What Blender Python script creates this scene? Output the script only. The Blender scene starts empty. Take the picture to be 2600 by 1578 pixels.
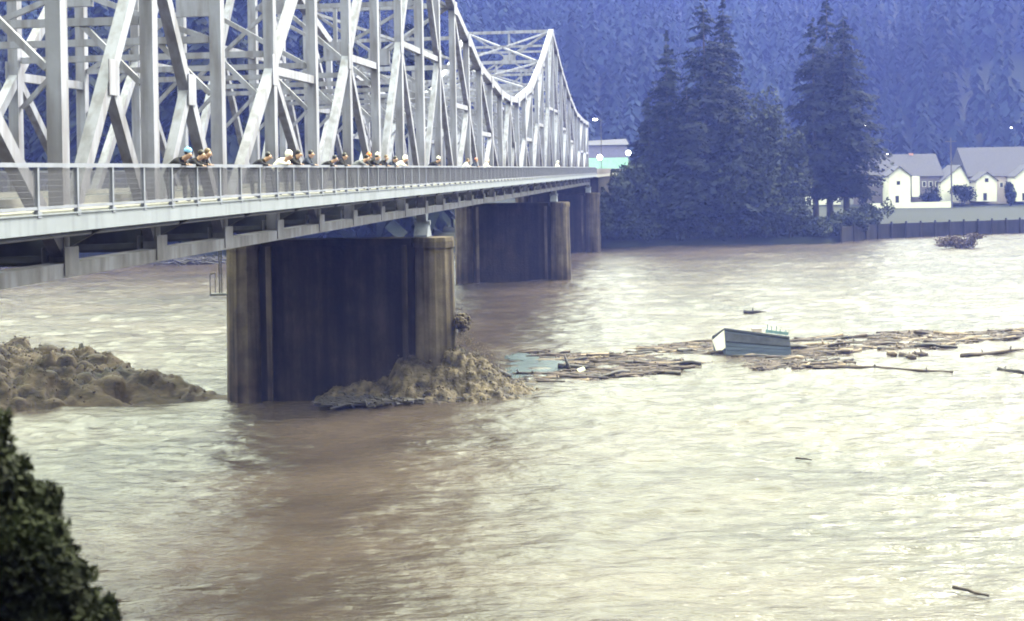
import bpy, bmesh, math, random
import numpy as np
from mathutils import Vector, Matrix

R = random.Random(7)
NR = np.random.default_rng(11)
sc = bpy.context.scene
COL = sc.collection

# ------------------------------------------------------------------ camera
F_PX, CX, HY, PHI, EYE = 3611.0, 1300.0, 434.0, 0.018, 14.0
cam_d = bpy.data.cameras.new('camera')
cam = bpy.data.objects.new('camera', cam_d)
COL.objects.link(cam)
cam_d.sensor_width = 36.0
cam_d.lens = F_PX / 2600.0 * 36.0
cam_d.shift_y = -(789.0 - HY) / 2600.0
cam_d.clip_start = 0.1
cam_d.clip_end = 5000.0
cam.matrix_world = Matrix.Translation((0, 0, EYE)) @ Matrix.Rotation(math.pi / 2, 4, 'X') @ Matrix.Rotation(-PHI, 4, 'Z')
cam_d.dof.use_dof = True
cam_d.dof.focus_distance = 105.0
cam_d.dof.aperture_fstop = 2.0
sc.camera = cam

# ------------------------------------------------------------------ sky, sun, exposure
SUN_EL, SUN_AZ = 48.0, 50.0           # sun behind thin cloud, from the right (azimuth clockwise from +Y)
W = bpy.data.worlds.new('World')
sc.world = W
W.use_nodes = True
wn, wl = W.node_tree.nodes, W.node_tree.links
wn.clear()
wo = wn.new('ShaderNodeOutputWorld')
bg = wn.new('ShaderNodeBackground')
sky = wn.new('ShaderNodeTexSky')
sky.sky_type = 'NISHITA'
sky.sun_disc = False
sky.sun_elevation = math.radians(SUN_EL)
sky.sun_rotation = math.radians(SUN_AZ)
sky.dust_density = 6.0
sky.air_density = 0.6
sky.ozone_density = 0.5
mixw = wn.new('ShaderNodeMix')
mixw.data_type = 'RGBA'
mixw.inputs[0].default_value = 0.88
# overcast cloud layer: luminance rises from the horizon to the zenith as about (1 + 1.4 sin el) / 2.4
tcw = wn.new('ShaderNodeTexCoord'); sxw = wn.new('ShaderNodeSeparateXYZ')
wl.new(tcw.outputs['Generated'], sxw.inputs[0])
mrw = wn.new('ShaderNodeMapRange')
mrw.inputs[1].default_value, mrw.inputs[2].default_value = 0.0, 1.0
mrw.inputs[3].default_value, mrw.inputs[4].default_value = 0.42, 1.0
wl.new(sxw.outputs[2], mrw.inputs[0])
vmw = wn.new('ShaderNodeVectorMath'); vmw.operation = 'SCALE'
vmw.inputs[0].default_value = (22.2, 24.4, 17.6)
wl.new(mrw.outputs[0], vmw.inputs[3])
wl.new(vmw.outputs[0], mixw.inputs[7])
wl.new(sky.outputs[0], mixw.inputs[6])
wl.new(mixw.outputs[2], bg.inputs[0])
bg.inputs[1].default_value = 0.10
wl.new(bg.outputs[0], wo.inputs[0])

sd = bpy.data.lights.new('sun', 'SUN')
sd.energy = 3.4
sd.angle = math.radians(22)
sd.color = (1.0, 0.97, 0.76)
sun = bpy.data.objects.new('sun', sd)
COL.objects.link(sun)
az, el = math.radians(SUN_AZ), math.radians(SUN_EL)
sdir = Vector((math.sin(az) * math.cos(el), math.cos(az) * math.cos(el), math.sin(el)))
sun.rotation_euler = sdir.to_track_quat('Z', 'Y').to_euler()

sc.view_settings.view_transform = 'Standard'
sc.view_settings.look = 'None'
sc.view_settings.exposure = 2.33
sc.view_settings.gamma = 1.0
sc.render.engine = 'CYCLES'
sc.cycles.max_bounces = 6
sc.cycles.diffuse_bounces = 3
sc.cycles.glossy_bounces = 3
sc.cycles.volume_bounces = 1
sc.cycles.transparent_max_bounces = 8
sc.cycles.use_denoising = True
sc.cycles.filter_width = 1.9

# ------------------------------------------------------------------ helpers
def unroll(x, y):
    dx, dy = x - CX, -(y - HY)
    c, s = math.cos(PHI), math.sin(PHI)
    return dx * c + dy * s, -dx * s + dy * c

def P(x, y, Y):
    a, b = unroll(x, y)
    return Vector((a / F_PX * Y, Y, EYE + b / F_PX * Y))

def Wt(x, y, z=0.0):
    a, b = unroll(x, y)
    Y = -(EYE - z) * F_PX / b
    return Vector((a / F_PX * Y, Y, z))

def tag(o, label=None, cat=None, group=None, kind=None):
    if label: o['label'] = label
    if cat: o['category'] = cat
    if group: o['group'] = group
    if kind: o['kind'] = kind
    return o

def link(name, me, parent=None, mat=None):
    o = bpy.data.objects.new(name, me)
    COL.objects.link(o)
    if mat is not None and me is not None and not me.materials:
        me.materials.append(mat)
    if parent is not None:
        o.parent = parent
    return o

def empty(name, loc=(0, 0, 0), rz=0.0):
    o = bpy.data.objects.new(name, None)
    o.location = loc
    o.rotation_euler = (0, 0, rz)
    o.empty_display_size = 0.5
    COL.objects.link(o)
    return o

def mesh_np(name, V, Fq, mat=None, smooth=False):
    """V (n,3) float, Fq (m,k) int, one face size"""
    V = np.asarray(V, dtype=np.float32)
    Fq = np.asarray(Fq, dtype=np.int32)
    me = bpy.data.meshes.new(name)
    n, k = Fq.shape
    me.vertices.add(len(V))
    me.vertices.foreach_set('co', V.ravel())
    me.loops.add(n * k)
    me.loops.foreach_set('vertex_index', Fq.ravel())
    me.polygons.add(n)
    me.polygons.foreach_set('loop_start', np.arange(n, dtype=np.int32) * k)
    me.polygons.foreach_set('loop_total', np.full(n, k, dtype=np.int32))
    if smooth:
        me.polygons.foreach_set('use_smooth', np.ones(n, dtype=bool))
    me.update(calc_edges=True)
    if mat: me.materials.append(mat)
    return me

class MB:
    """collects shapes, then makes ONE mesh"""
    def __init__(s): s.v, s.f = [], []
    def hexa(s, c):
        b = len(s.v)
        s.v += [tuple(p) for p in c]
        for q in ((0, 3, 2, 1), (4, 5, 6, 7), (0, 1, 5, 4), (1, 2, 6, 5), (2, 3, 7, 6), (3, 0, 4, 7)):
            s.f.append(tuple(b + i for i in q))
        return s
    def box(s, x0, x1, y0, y1, z0, z1):
        return s.hexa([(x0, y0, z0), (x1, y0, z0), (x1, y1, z0), (x0, y1, z0),
                       (x0, y0, z1), (x1, y0, z1), (x1, y1, z1), (x0, y1, z1)])
    def beam(s, p0, p1, w, h, side=None):
        p0, p1 = Vector(p0), Vector(p1)
        d = (p1 - p0).normalized()
        a = Vector(side) if side is not None else Vector((0, 0, 1)).cross(d)
        a = a - d * a.dot(d)
        if a.length < 1e-4: a = Vector((1, 0, 0)) - d * d.x
        a.normalize()
        b = d.cross(a)
        a, b = a * w / 2, b * h / 2
        c = [p0 - a - b, p0 + a - b, p0 + a + b, p0 - a + b, p1 - a - b, p1 + a - b, p1 + a + b, p1 - a + b]
        return s.hexa(c)
    def tube(s, pts, rad, n=8, cap=True):
        b0 = len(s.v)
        m = len(pts)
        for i, p in enumerate(pts):
            p = Vector(p)
            d = (Vector(pts[min(i + 1, m - 1)]) - Vector(pts[max(i - 1, 0)])).normalized()
            a = d.cross(Vector((0.13, 0.27, 1)))
            if a.length < 1e-3: a = d.cross(Vector((1, 0, 0)))
            a.normalize()
            c = d.cross(a)
            r = rad[i] if hasattr(rad, '__len__') else rad
            for k in range(n):
                t = 2 * math.pi * k / n
                s.v.append(tuple(p + a * (math.cos(t) * r) + c * (math.sin(t) * r)))
        for i in range(m - 1):
            for k in range(n):
                k2 = (k + 1) % n
                s.f.append((b0 + i * n + k, b0 + i * n + k2, b0 + (i + 1) * n + k2, b0 + (i + 1) * n + k))
        if cap:
            s.f.append(tuple(b0 + k for k in reversed(range(n))))
            s.f.append(tuple(b0 + (m - 1) * n + k for k in range(n)))
        return s
    def poly(s, pts):
        b = len(s.v)
        s.v += [tuple(p) for p in pts]
        s.f.append(tuple(range(b, b + len(pts))))
        return s
    def prism(s, pts, d):
        """closed polygon pts extruded by vector d"""
        b = len(s.v)
        n = len(pts)
        d = Vector(d)
        s.v += [tuple(Vector(p)) for p in pts] + [tuple(Vector(p) + d) for p in pts]
        s.f.append(tuple(b + i for i in reversed(range(n))))
        s.f.append(tuple(b + n + i for i in range(n)))
        for i in range(n):
            j = (i + 1) % n
            s.f.append((b + i, b + j, b + n + j, b + n + i))
        return s
    def sphere(s, c, r, n=10, m=7, sz=(1, 1, 1)):
        b = len(s.v)
        for i in range(m + 1):
            th = math.pi * i / m
            for k in range(n):
                ph = 2 * math.pi * k / n
                s.v.append((c[0] + r * sz[0] * math.sin(th) * math.cos(ph), c[1] + r * sz[1] * math.sin(th) * math.sin(ph), c[2] + r * sz[2] * math.cos(th)))
        for i in range(m):
            for k in range(n):
                k2 = (k + 1) % n
                s.f.append((b + i * n + k, b + (i + 1) * n + k, b + (i + 1) * n + k2, b + i * n + k2))
        return s
    def mesh(s, name, mat=None, smooth=False):
        me = bpy.data.meshes.new(name)
        me.from_pydata(s.v, [], s.f)
        if smooth:
            me.polygons.foreach_set('use_smooth', np.ones(len(me.polygons), dtype=bool))
        me.update()
        if mat: me.materials.append(mat)
        return me
    def build(s, name, mat, parent=None, smooth=False):
        return link(name, s.mesh(name, mat, smooth), parent)

def _h(ix, iy, iz, seed):
    h = (ix * 374761393 + iy * 668265263 + iz * 1274126177 + seed * 974711) & 0xFFFFFFFF
    h = ((h ^ (h >> 13)) * 1274126177) & 0xFFFFFFFF
    return ((h ^ (h >> 16)) & 0xFFFF) / 65535.0

def vnoise(x, y, seed=0, z=None):
    x = np.asarray(x, float); y = np.asarray(y, float)
    xi = np.floor(x).astype(np.int64); yi = np.floor(y).astype(np.int64)
    fx, fy = x - xi, y - yi
    ux, uy = fx * fx * (3 - 2 * fx), fy * fy * (3 - 2 * fy)
    a = _h(xi, yi, 0, seed); b = _h(xi + 1, yi, 0, seed)
    c = _h(xi, yi + 1, 0, seed); d = _h(xi + 1, yi + 1, 0, seed)
    return (a + (b - a) * ux) * (1 - uy) + (c + (d - c) * ux) * uy

def fbm(x, y, seed=0, oct=4, gain=0.5):
    t, a, n = 0, 1.0, 0
    for o in range(oct):
        t = t + a * (vnoise(x * 2 ** o, y * 2 ** o, seed + o) - 0.5)
        n += a
        a *= gain
    return t / n * 2

# ------------------------------------------------------------------ materials
def mat(name, col, rough=0.8, spec=0.3, var=0.25, scale=1.0, col2=None, bump=0.0, bscale=None, stretch=(1, 1, 1), emit=None, obj=False, var2=None):
    m = bpy.data.materials.new(name)
    m.use_nodes = True
    nt = m.node_tree
    N, L = nt.nodes, nt.links
    p = N['Principled BSDF']
    p.inputs['Roughness'].default_value = rough
    p.inputs['Specular IOR Level'].default_value = spec
    c2 = col2 if col2 is not None else tuple(max(0, c * (1 - var)) for c in col)
    if obj:
        g = N.new('ShaderNodeTexCoord'); src = g.outputs['Object']
    else:
        g = N.new('ShaderNodeNewGeometry'); src = g.outputs['Position']
    mp = N.new('ShaderNodeMapping')
    mp.inputs['Scale'].default_value = stretch
    L.new(src, mp.inputs[0])
    nz = N.new('ShaderNodeTexNoise')
    nz.inputs['Scale'].default_value = scale
    nz.inputs['Detail'].default_value = 6
    nz.inputs['Roughness'].default_value = 0.6
    L.new(mp.outputs[0], nz.inputs['Vector'])
    rp = N.new('ShaderNodeValToRGB')
    rp.color_ramp.elements[0].position = 0.36
    rp.color_ramp.elements[0].color = (*c2, 1)
    rp.color_ramp.elements[1].position = 0.64
    rp.color_ramp.elements[1].color = (*col, 1)
    L.new(nz.outputs[0], rp.inputs[0])
    L.new(rp.outputs[0], p.inputs['Base Color'])
    if bump:
        b = N.new('ShaderNodeBump')
        b.inputs['Strength'].default_value = bump
        b.inputs['Distance'].default_value = 0.1
        n2 = N.new('ShaderNodeTexNoise')
        n2.inputs['Scale'].default_value = bscale or scale * 4
        n2.inputs['Detail'].default_value = 4
        L.new(mp.outputs[0], n2.inputs['Vector'])
        L.new(n2.outputs[0], b.inputs['Height'])
        L.new(b.outputs[0], p.inputs['Normal'])
    if emit:
        p.inputs['Emission Color'].default_value = (*emit[0], 1)
        p.inputs['Emission Strength'].default_value = emit[1]
    m['out'] = rp.name
    return m

def mul_layer(m, scale, stretch, lo, hi, p0, p1, zfade=None, fac=1.0):
    """multiply the base colour by another stain noise"""
    nt = m.node_tree
    N, L = nt.nodes, nt.links
    p = N['Principled BSDF']
    cur = p.inputs['Base Color'].links[0].from_socket
    g = N.new('ShaderNodeNewGeometry')
    mp = N.new('ShaderNodeMapping'); mp.inputs['Scale'].default_value = stretch
    L.new(g.outputs['Position'], mp.inputs[0])
    nz = N.new('ShaderNodeTexNoise'); nz.inputs['Scale'].default_value = scale; nz.inputs['Detail'].default_value = 5
    L.new(mp.outputs[0], nz.inputs['Vector'])
    r = N.new('ShaderNodeValToRGB')
    r.color_ramp.elements[0].position = p0; r.color_ramp.elements[0].color = (*lo, 1)
    r.color_ramp.elements[1].position = p1; r.color_ramp.elements[1].color = (*hi, 1)
    L.new(nz.outputs[0], r.inputs[0])
    mx = N.new('ShaderNodeMix'); mx.data_type = 'RGBA'; mx.blend_type = 'MULTIPLY'
    mx.inputs[0].default_value = fac
    L.new(cur, mx.inputs[6]); L.new(r.outputs[0], mx.inputs[7])
    if zfade:
        sx = N.new('ShaderNodeSeparateXYZ'); L.new(g.outputs['Position'], sx.inputs[0])
        mr = N.new('ShaderNodeMapRange')
        mr.inputs[1].default_value, mr.inputs[2].default_value = zfade[0], zfade[1]
        mr.inputs[3].default_value, mr.inputs[4].default_value = fac, 0.0
        L.new(sx.outputs[2], mr.inputs[0]); L.new(mr.outputs[0], mx.inputs[0])
    L.new(mx.outputs[2], p.inputs['Base Color'])
    return m

M = {}
M['paint'] = mat('bridge_paint', (0.20, 0.20, 0.265), 0.55, 0.35, var=0.18, scale=0.7, bump=0.08, bscale=6)
mul_layer(M['paint'], 3.0, (1, 1, 0.12), (0.50, 0.45, 0.42), (1, 1, 1), 0.36, 0.58, fac=0.75)
mul_layer(M['paint'], 1.2, (1, 1, 0.6), (0.42, 0.38, 0.36), (0.9, 0.88, 0.86), 0.35, 0.75, zfade=(13.6, 16.2))
M['mesh_wire'] = mat('mesh_wire', (0.105, 0.102, 0.135), 0.6, 0.3, var=0.2, scale=1)
M['rail'] = mat('rail_paint', (0.135, 0.14, 0.19), 0.55, 0.35, var=0.25, scale=1.5)
M['fascia'] = mat('fascia_paint', (0.135, 0.145, 0.182), 0.55, 0.35, var=0.14, scale=0.8)
mul_layer(M['fascia'], 2.5, (1, 1, 0.1), (0.55, 0.55, 0.6), (1, 1, 1), 0.3, 0.5, fac=0.6)
M['asphalt'] = mat('asphalt', (0.06, 0.06, 0.062), 0.9, 0.2, var=0.3, scale=3)
M['slab'] = mat('deck_concrete', (0.22, 0.21, 0.20), 0.9, 0.2, var=0.3, scale=2)
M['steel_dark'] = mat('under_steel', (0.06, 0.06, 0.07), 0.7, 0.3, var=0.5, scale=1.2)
mp_ = M['pier'] = mat('pier_concrete_shaded', (0.024, 0.018, 0.013), 0.9, 0.08, col2=(0.010, 0.008, 0.006), scale=0.5, bump=0.35, bscale=5)  # web concrete: shade of the deck is put into its dark wet colour
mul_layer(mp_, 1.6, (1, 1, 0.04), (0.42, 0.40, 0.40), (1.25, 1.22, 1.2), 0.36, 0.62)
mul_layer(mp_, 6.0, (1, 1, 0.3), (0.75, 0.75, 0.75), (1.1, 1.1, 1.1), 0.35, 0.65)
M['shaft'] = mat('pier_shaft_concrete_lit', (0.085, 0.068, 0.052), 0.9, 0.12, col2=(0.040, 0.032, 0.026), scale=0.6, bump=0.35, bscale=5)  # paler copy: light beyond the deck's shade is put into the colour
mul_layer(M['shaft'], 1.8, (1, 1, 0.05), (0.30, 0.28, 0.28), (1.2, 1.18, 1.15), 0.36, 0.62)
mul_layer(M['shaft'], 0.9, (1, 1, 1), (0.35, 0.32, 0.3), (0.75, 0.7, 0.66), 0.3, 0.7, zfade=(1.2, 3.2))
M['foam'] = mat('muddy_foam', (0.082, 0.063, 0.043), 0.75, 0.15, col2=(0.012, 0.009, 0.007), scale=1.5, bump=0.9, bscale=6.0)
M['wake'] = mat('muddy_wake', (0.043, 0.031, 0.021), 0.68, 0.12, col2=(0.004, 0.003, 0.0028), scale=0.8, stretch=(.5, 1, 1), bump=0.9, bscale=3.5)
M['ground'] = mat('bank_ground', (0.009, 0.011, 0.007), 0.95, 0.1, col2=(0.010, 0.011, 0.008), scale=0.15, bump=0.4, bscale=1.0)
M['wharf'] = mat('wharf_timber', (0.022, 0.019, 0.02), 0.9, 0.1, var=0.5, scale=1, stretch=(1, 1, .2))
M['forest'] = mat('forest_needles_hazed', (0.011, 0.017, 0.029), 0.9, 0.05, col2=(0.006, 0.009, 0.018), scale=0.06)  # part of the blue haze is put into the needle colour
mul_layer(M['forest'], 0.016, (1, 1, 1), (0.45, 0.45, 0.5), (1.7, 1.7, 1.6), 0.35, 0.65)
M['needles'] = mat('conifer_needles', (0.011, 0.014, 0.012), 0.85, 0.05, col2=(0.004, 0.005, 0.006), scale=0.45)
M['leaves'] = mat('broad_leaves', (0.026, 0.030, 0.019), 0.8, 0.1, col2=(0.008, 0.010, 0.008), scale=0.6)
M['shrubleaf'] = mat('near_shrub_leaves', (0.012, 0.015, 0.006), 0.8, 0.1, col2=(0.003, 0.0035, 0.002), scale=2.2)
M['bushdry'] = mat('drowned_bush_twigs', (0.085, 0.062, 0.05), 0.9, 0.1, var=0.5, scale=2)
M['bark'] = mat('bark', (0.055, 0.045, 0.038), 0.9, 0.1, var=0.4, scale=2, stretch=(1, 1, .2))
M['log'] = mat('drift_log', (0.070, 0.052, 0.046), 0.8, 0.2, col2=(0.018, 0.014, 0.016), scale=0.9)
M['logpale'] = mat('drift_log_pale', (0.15, 0.112, 0.085), 0.8, 0.2, var=0.4, scale=1.3)
M['logdark'] = mat('drift_log_dark', (0.025, 0.02, 0.022), 0.7, 0.3, var=0.4, scale=1.3)
M['white'] = mat('white_siding', (0.50, 0.48, 0.40), 0.7, 0.2, var=0.12, scale=0.6)
M['greywall'] = mat('grey_siding', (0.10, 0.085, 0.09), 0.8, 0.2, var=0.2, scale=1)
M['pinkwall'] = mat('tan_siding', (0.30, 0.25, 0.23), 0.8, 0.2, var=0.12, scale=1)
M['roofgrey'] = mat('roof_shingles', (0.034, 0.032, 0.043), 0.9, 0.2, var=0.2, scale=2)
M['glass'] = mat('dark_glass', (0.02, 0.02, 0.025), 0.15, 0.5, var=0.2)
M['brick'] = mat('chimney_brick', (0.32, 0.16, 0.13), 0.9, 0.2, var=0.3, scale=3)
M['teal'] = mat('teal_roof', (0.10, 0.20, 0.165), 0.6, 0.3, var=0.15, scale=1)
M['purplewall'] = mat('mauve_metal', (0.11, 0.10, 0.16), 0.7, 0.3, var=0.15, scale=1)
M['shedwall'] = mat('shed_boards', (0.085, 0.105, 0.155), 0.7, 0.3, var=0.35, scale=1.4, stretch=(.4, .4, 3))
M['sheddark'] = mat('shed_roof_and_shadow', (0.07, 0.075, 0.10), 0.7, 0.3, var=0.4, scale=2)  # roof colour, also painted as the shadow under the eave
M['tealwood'] = mat('teal_stakes', (0.12, 0.20, 0.22), 0.7, 0.3, var=0.3, scale=2)
M['pole'] = mat('pole_wood', (0.07, 0.06, 0.06), 0.9, 0.1, var=0.3, scale=2)
M['lamp'] = mat('lit_lamp', (0.9, 0.88, 0.8), 0.4, 0.3, var=0.02, emit=((1.0, 0.95, 0.8), 6.0))
M['carpaint'] = mat('white_car_paint', (0.78, 0.77, 0.72), 0.3, 0.5, var=0.03)
M['tyre'] = mat('tyre_rubber', (0.02, 0.02, 0.02), 0.8, 0.2)
M['skin'] = mat('skin', (0.36, 0.22, 0.16), 0.6, 0.3, var=0.1, scale=8)
M['hairdark'] = mat('dark_hair', (0.015, 0.012, 0.012), 0.6, 0.3)
M['hairfair'] = mat('fair_hair', (0.11, 0.07, 0.035), 0.6, 0.3)
M['trouser'] = mat('dark_trousers', (0.02, 0.022, 0.035), 0.85, 0.2)
M['black'] = mat('black_cloth', (0.016, 0.014, 0.018), 0.85, 0.2)
M['navy'] = mat('navy_cloth', (0.03, 0.035, 0.06), 0.85, 0.2)
M['whitecoat'] = mat('white_raincoat', (0.80, 0.76, 0.68), 0.7, 0.3, var=0.06)
M['greycoat'] = mat('grey_coat', (0.13, 0.13, 0.15), 0.85, 0.2)
M['blueknit'] = mat('blue_knit', (0.20, 0.40, 0.66), 0.9, 0.2, var=0.12, scale=20)
M['orangeknit'] = mat('orange_knit', (0.75, 0.20, 0.06), 0.9, 0.2, var=0.12, scale=20)
M['redknit'] = mat('faded_red_knit', (0.50, 0.20, 0.15), 0.9, 0.2, var=0.12, scale=20)

def water_mat():
    m = bpy.data.materials.new('flood_water')
    m.use_nodes = True
    N, L = m.node_tree.nodes, m.node_tree.links
    p = N['Principled BSDF']
    p.inputs['Roughness'].default_value = 0.20
    p.inputs['IOR'].default_value = 1.333
    g = N.new('ShaderNodeNewGeometry')
    def noise(scale, stretch, detail, rough=0.55):
        mp = N.new('ShaderNodeMapping'); mp.inputs['Scale'].default_value = stretch
        mp.inputs['Rotation'].default_value = (0, 0, math.radians(-5))
        L.new(g.outputs['Position'], mp.inputs[0])
        n = N.new('ShaderNodeTexNoise'); n.inputs['Scale'].default_value = scale; n.inputs['Detail'].default_value = detail
        n.inputs['Roughness'].default_value = rough
        L.new(mp.outputs[0], n.inputs['Vector'])
        return n
    nz = noise(0.12, (0.5, 1, 1), 5)
    rp = N.new('ShaderNodeValToRGB')
    rp.color_ramp.elements[0].position = 0.35; rp.color_ramp.elements[0].color = (0.021, 0.016, 0.013, 1)
    rp.color_ramp.elements[1].position = 0.65; rp.color_ramp.elements[1].color = (0.043, 0.033, 0.027, 1)
    L.new(nz.outputs[0], rp.inputs[0]); L.new(rp.outputs[0], p.inputs['Base Color'])
    a = noise(1.6, (0.35, 1, 1), 5)
    b = N.new('ShaderNodeBump'); b.inputs['Strength'].default_value = 0.9; b.inputs['Distance'].default_value = 0.30
    L.new(a.outputs[0], b.inputs['Height'])
    c = noise(7.0, (0.5, 1, 1), 3)
    b2 = N.new('ShaderNodeBump'); b2.inputs['Strength'].default_value = 0.5; b2.inputs['Distance'].default_value = 0.05
    L.new(c.outputs[0], b2.inputs['Height']); L.new(b.outputs[0], b2.inputs['Normal'])
    L.new(b2.outputs[0], p.inputs['Normal'])
    return m
M['water'] = water_mat()
M['slick'] = mat('slick_water', (0.06, 0.075, 0.085), 0.22, 0.5, var=0.2, scale=0.5, bump=0.04, bscale=1.5)
M['slick'].node_tree.nodes['Principled BSDF'].inputs['IOR'].default_value = 1.333

# ------------------------------------------------------------------ bridge frame
U = Vector((0.1196, 0.9928, 0))
NT = Vector((-0.9928, 0.1196, 0))       # to the left
B0 = Vector((-5.57, 87.4, 0))
PL = 6.388                               # sub-panel length
TW = 10.5                                # truss spacing
ZB = 11.46
KA, KE = -14, 24
def B(s, t, z): return B0 + U * s + NT * t + Vector((0, 0, z))
def K(k, t, z): return B(k * PL, t, z)
HT = {-14: 19.5, -12: 16, -10: 13, -8: 11, -7: 10.4, -6: 11, -4: 13, -2: 16, 0: 19.6, 2: 14.2, 4: 10.8, 6: 9.4, 7: 9.2, 8: 9.4,
      10: 11.2, 12: 15, 14: 19.7, 16: 15.8, 18: 12.9, 20: 11, 22: 10.4, 24: 10.2}
def ht(k):
    if k in HT: return ZB + HT[k]
    ks = sorted(HT)
    for a, b in zip(ks, ks[1:]):
        if a < k < b: return ZB + HT[a] + (HT[b] - HT[a]) * (k - a) / (b - a)
ZBC = ZB + 0.32

# ------------------------------------------------------------------ terrain
SHX = np.array([-700, -300, -62, 14, 40, 55, 69, 99, 200, 1000.])
SHY = np.array([215, 225, 234, 252, 254, 252, 267, 276, 288, 330.])
def shore(X): return np.interp(X, SHX, SHY)
def sstep(a, b, x):
    t = np.clip((x - a) / (b - a), 0, 1)
    return t * t * (3 - 2 * t)
def terrain(X, Y):
    X = np.asarray(X, float); Y = np.asarray(Y, float)
    d = Y - shore(X)
    z = np.where(d < 0, np.maximum(-3.5, d * 0.6 - 0.4), np.interp(d, [0, 1.5, 5, 30, 62, 120, 400], [-0.4, 1.2, 2.0, 3.0, 3.9, 5.0, 9.0]))
    # far hills
    footL, footC, footR = 45, 190, 165
    w_l = 1 - sstep(-75, -20, X - (Y - 300) * 0.02)
    foot = footL * w_l + (1 - w_l) * (footC + (footR - footC) * sstep(90, 200, X))
    slope = 0.62 * w_l + (1 - w_l) * (0.50 + 0.12 * sstep(120, 260, X))
    hill = np.maximum(0, d - foot)
    crest = 122 + 0 * w_l + 10 * fbm(X / 160, Y / 160, 5, 3)
    hz = crest * (1 - np.exp(-hill * slope / crest))
    hz = hz + fbm(X / 90, Y / 90, 9, 4) * 7 * sstep(0, 140, hill)
    spur = 26 * np.exp(-((X - 235 - (Y - 480) * 0.25) / 75) ** 2) * sstep(395, 560, Y)
    z = z + np.where(d > 0, hz + spur, 0)
    # near bank, then an added unseen hill behind the camera blocking low sky
    nb = 19 - 0.04 * X
    zn = np.interp(nb - Y, [-6, 0, 19, 22, 33, 150, 300], [-3.5, -0.4, 12.0, 12.35, 13, 122, 150])
    return np.maximum(z, zn)

xs = np.unique(np.concatenate([np.arange(-560, -160, 20), np.arange(-160, 240, 4), np.arange(240, 760, 20)]))
ys = np.unique(np.concatenate([np.arange(-230, -20, 15), np.arange(-20, 30, 1.0), np.arange(30, 215, 12), np.arange(215, 300, 1.5),
                               np.arange(300, 420, 5), np.arange(420, 1001, 14)]))
def grid_mesh(name, GX, GY, GZ, m, smooth=True):
    nr, nc = GX.shape
    V = np.stack([GX, GY, GZ], -1).reshape(-1, 3)
    i = np.arange(nr * nc).reshape(nr, nc)
    Fq = np.stack([i[:-1, :-1], i[:-1, 1:], i[1:, 1:], i[1:, :-1]], -1).reshape(-1, 4)
    return mesh_np(name, V, Fq, m, smooth)
GX, GY = np.meshgrid(xs, ys)
tag(link('ground', grid_mesh('ground', GX, GY, terrain(GX, GY), M['ground'])), kind='structure')

# ------------------------------------------------------------------ water
yy = [14.0]
while yy[-1] < 292: yy.append(yy[-1] + max(0.16, yy[-1] * 0.0042))
yy = np.array(yy)
uu = np.linspace(-1, 1, 520)
GX = uu[None, :] * (0.46 * yy[:, None] + 12) * 1.0
GY = np.repeat(yy[:, None], len(uu), 1)
amp = np.clip(GY / 60, 0.5, 1.3)
GZ = 0.20 * amp * (0.5 - np.abs(fbm(GX / 3.6 + GY * .02, GY / 1.25, 21, 3))) + 0.10 * amp * fbm(GX / 1.6, GY / .7, 25, 2) + 0.2 * fbm(GX / 14, GY / 5.5, 31, 2)
# the current humps up around the piers
for kk, a in ((0, 0.5), (14, 0.45)):
    c = K(kk, -3, 0)
    GZ = GZ + a * np.exp(-(((GX - c.x) / 9) ** 2 + ((GY - c.y) / 5) ** 2))
tag(link('river_water', grid_mesh('river_water', GX, GY, GZ, M['water'])), kind='structure')
# the same river to the sides of the fine sheet
for sx in (-1, 1):
    w = MB()
    inn = [Vector((sx * (0.46 * y + 11.6), y, -0.06)) for y in (14, 150, 292)]
    w.poly(inn + [Vector((sx * 540, 292, -0.06)), Vector((sx * 540, 14, -0.06))])
    tag(w.build('river_water', M['water']), kind='structure')

# ------------------------------------------------------------------ truss bridge
BR = empty('truss_bridge', B(0, TW / 2, 13.3))
tag(BR, 'long silver steel truss bridge with dipping top chords over the flooded river', 'bridge')
bpy.context.view_layer.update()
BINV = Matrix.Translation(-BR.location)
def part(name, mb, m, parent=None, smooth=False):
    me = mb.mesh(name, m, smooth)
    par = parent if parent is not None else BR
    o = link(name, me, par)
    if par is BR: o.matrix_parent_inverse = BINV
    return o

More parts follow.
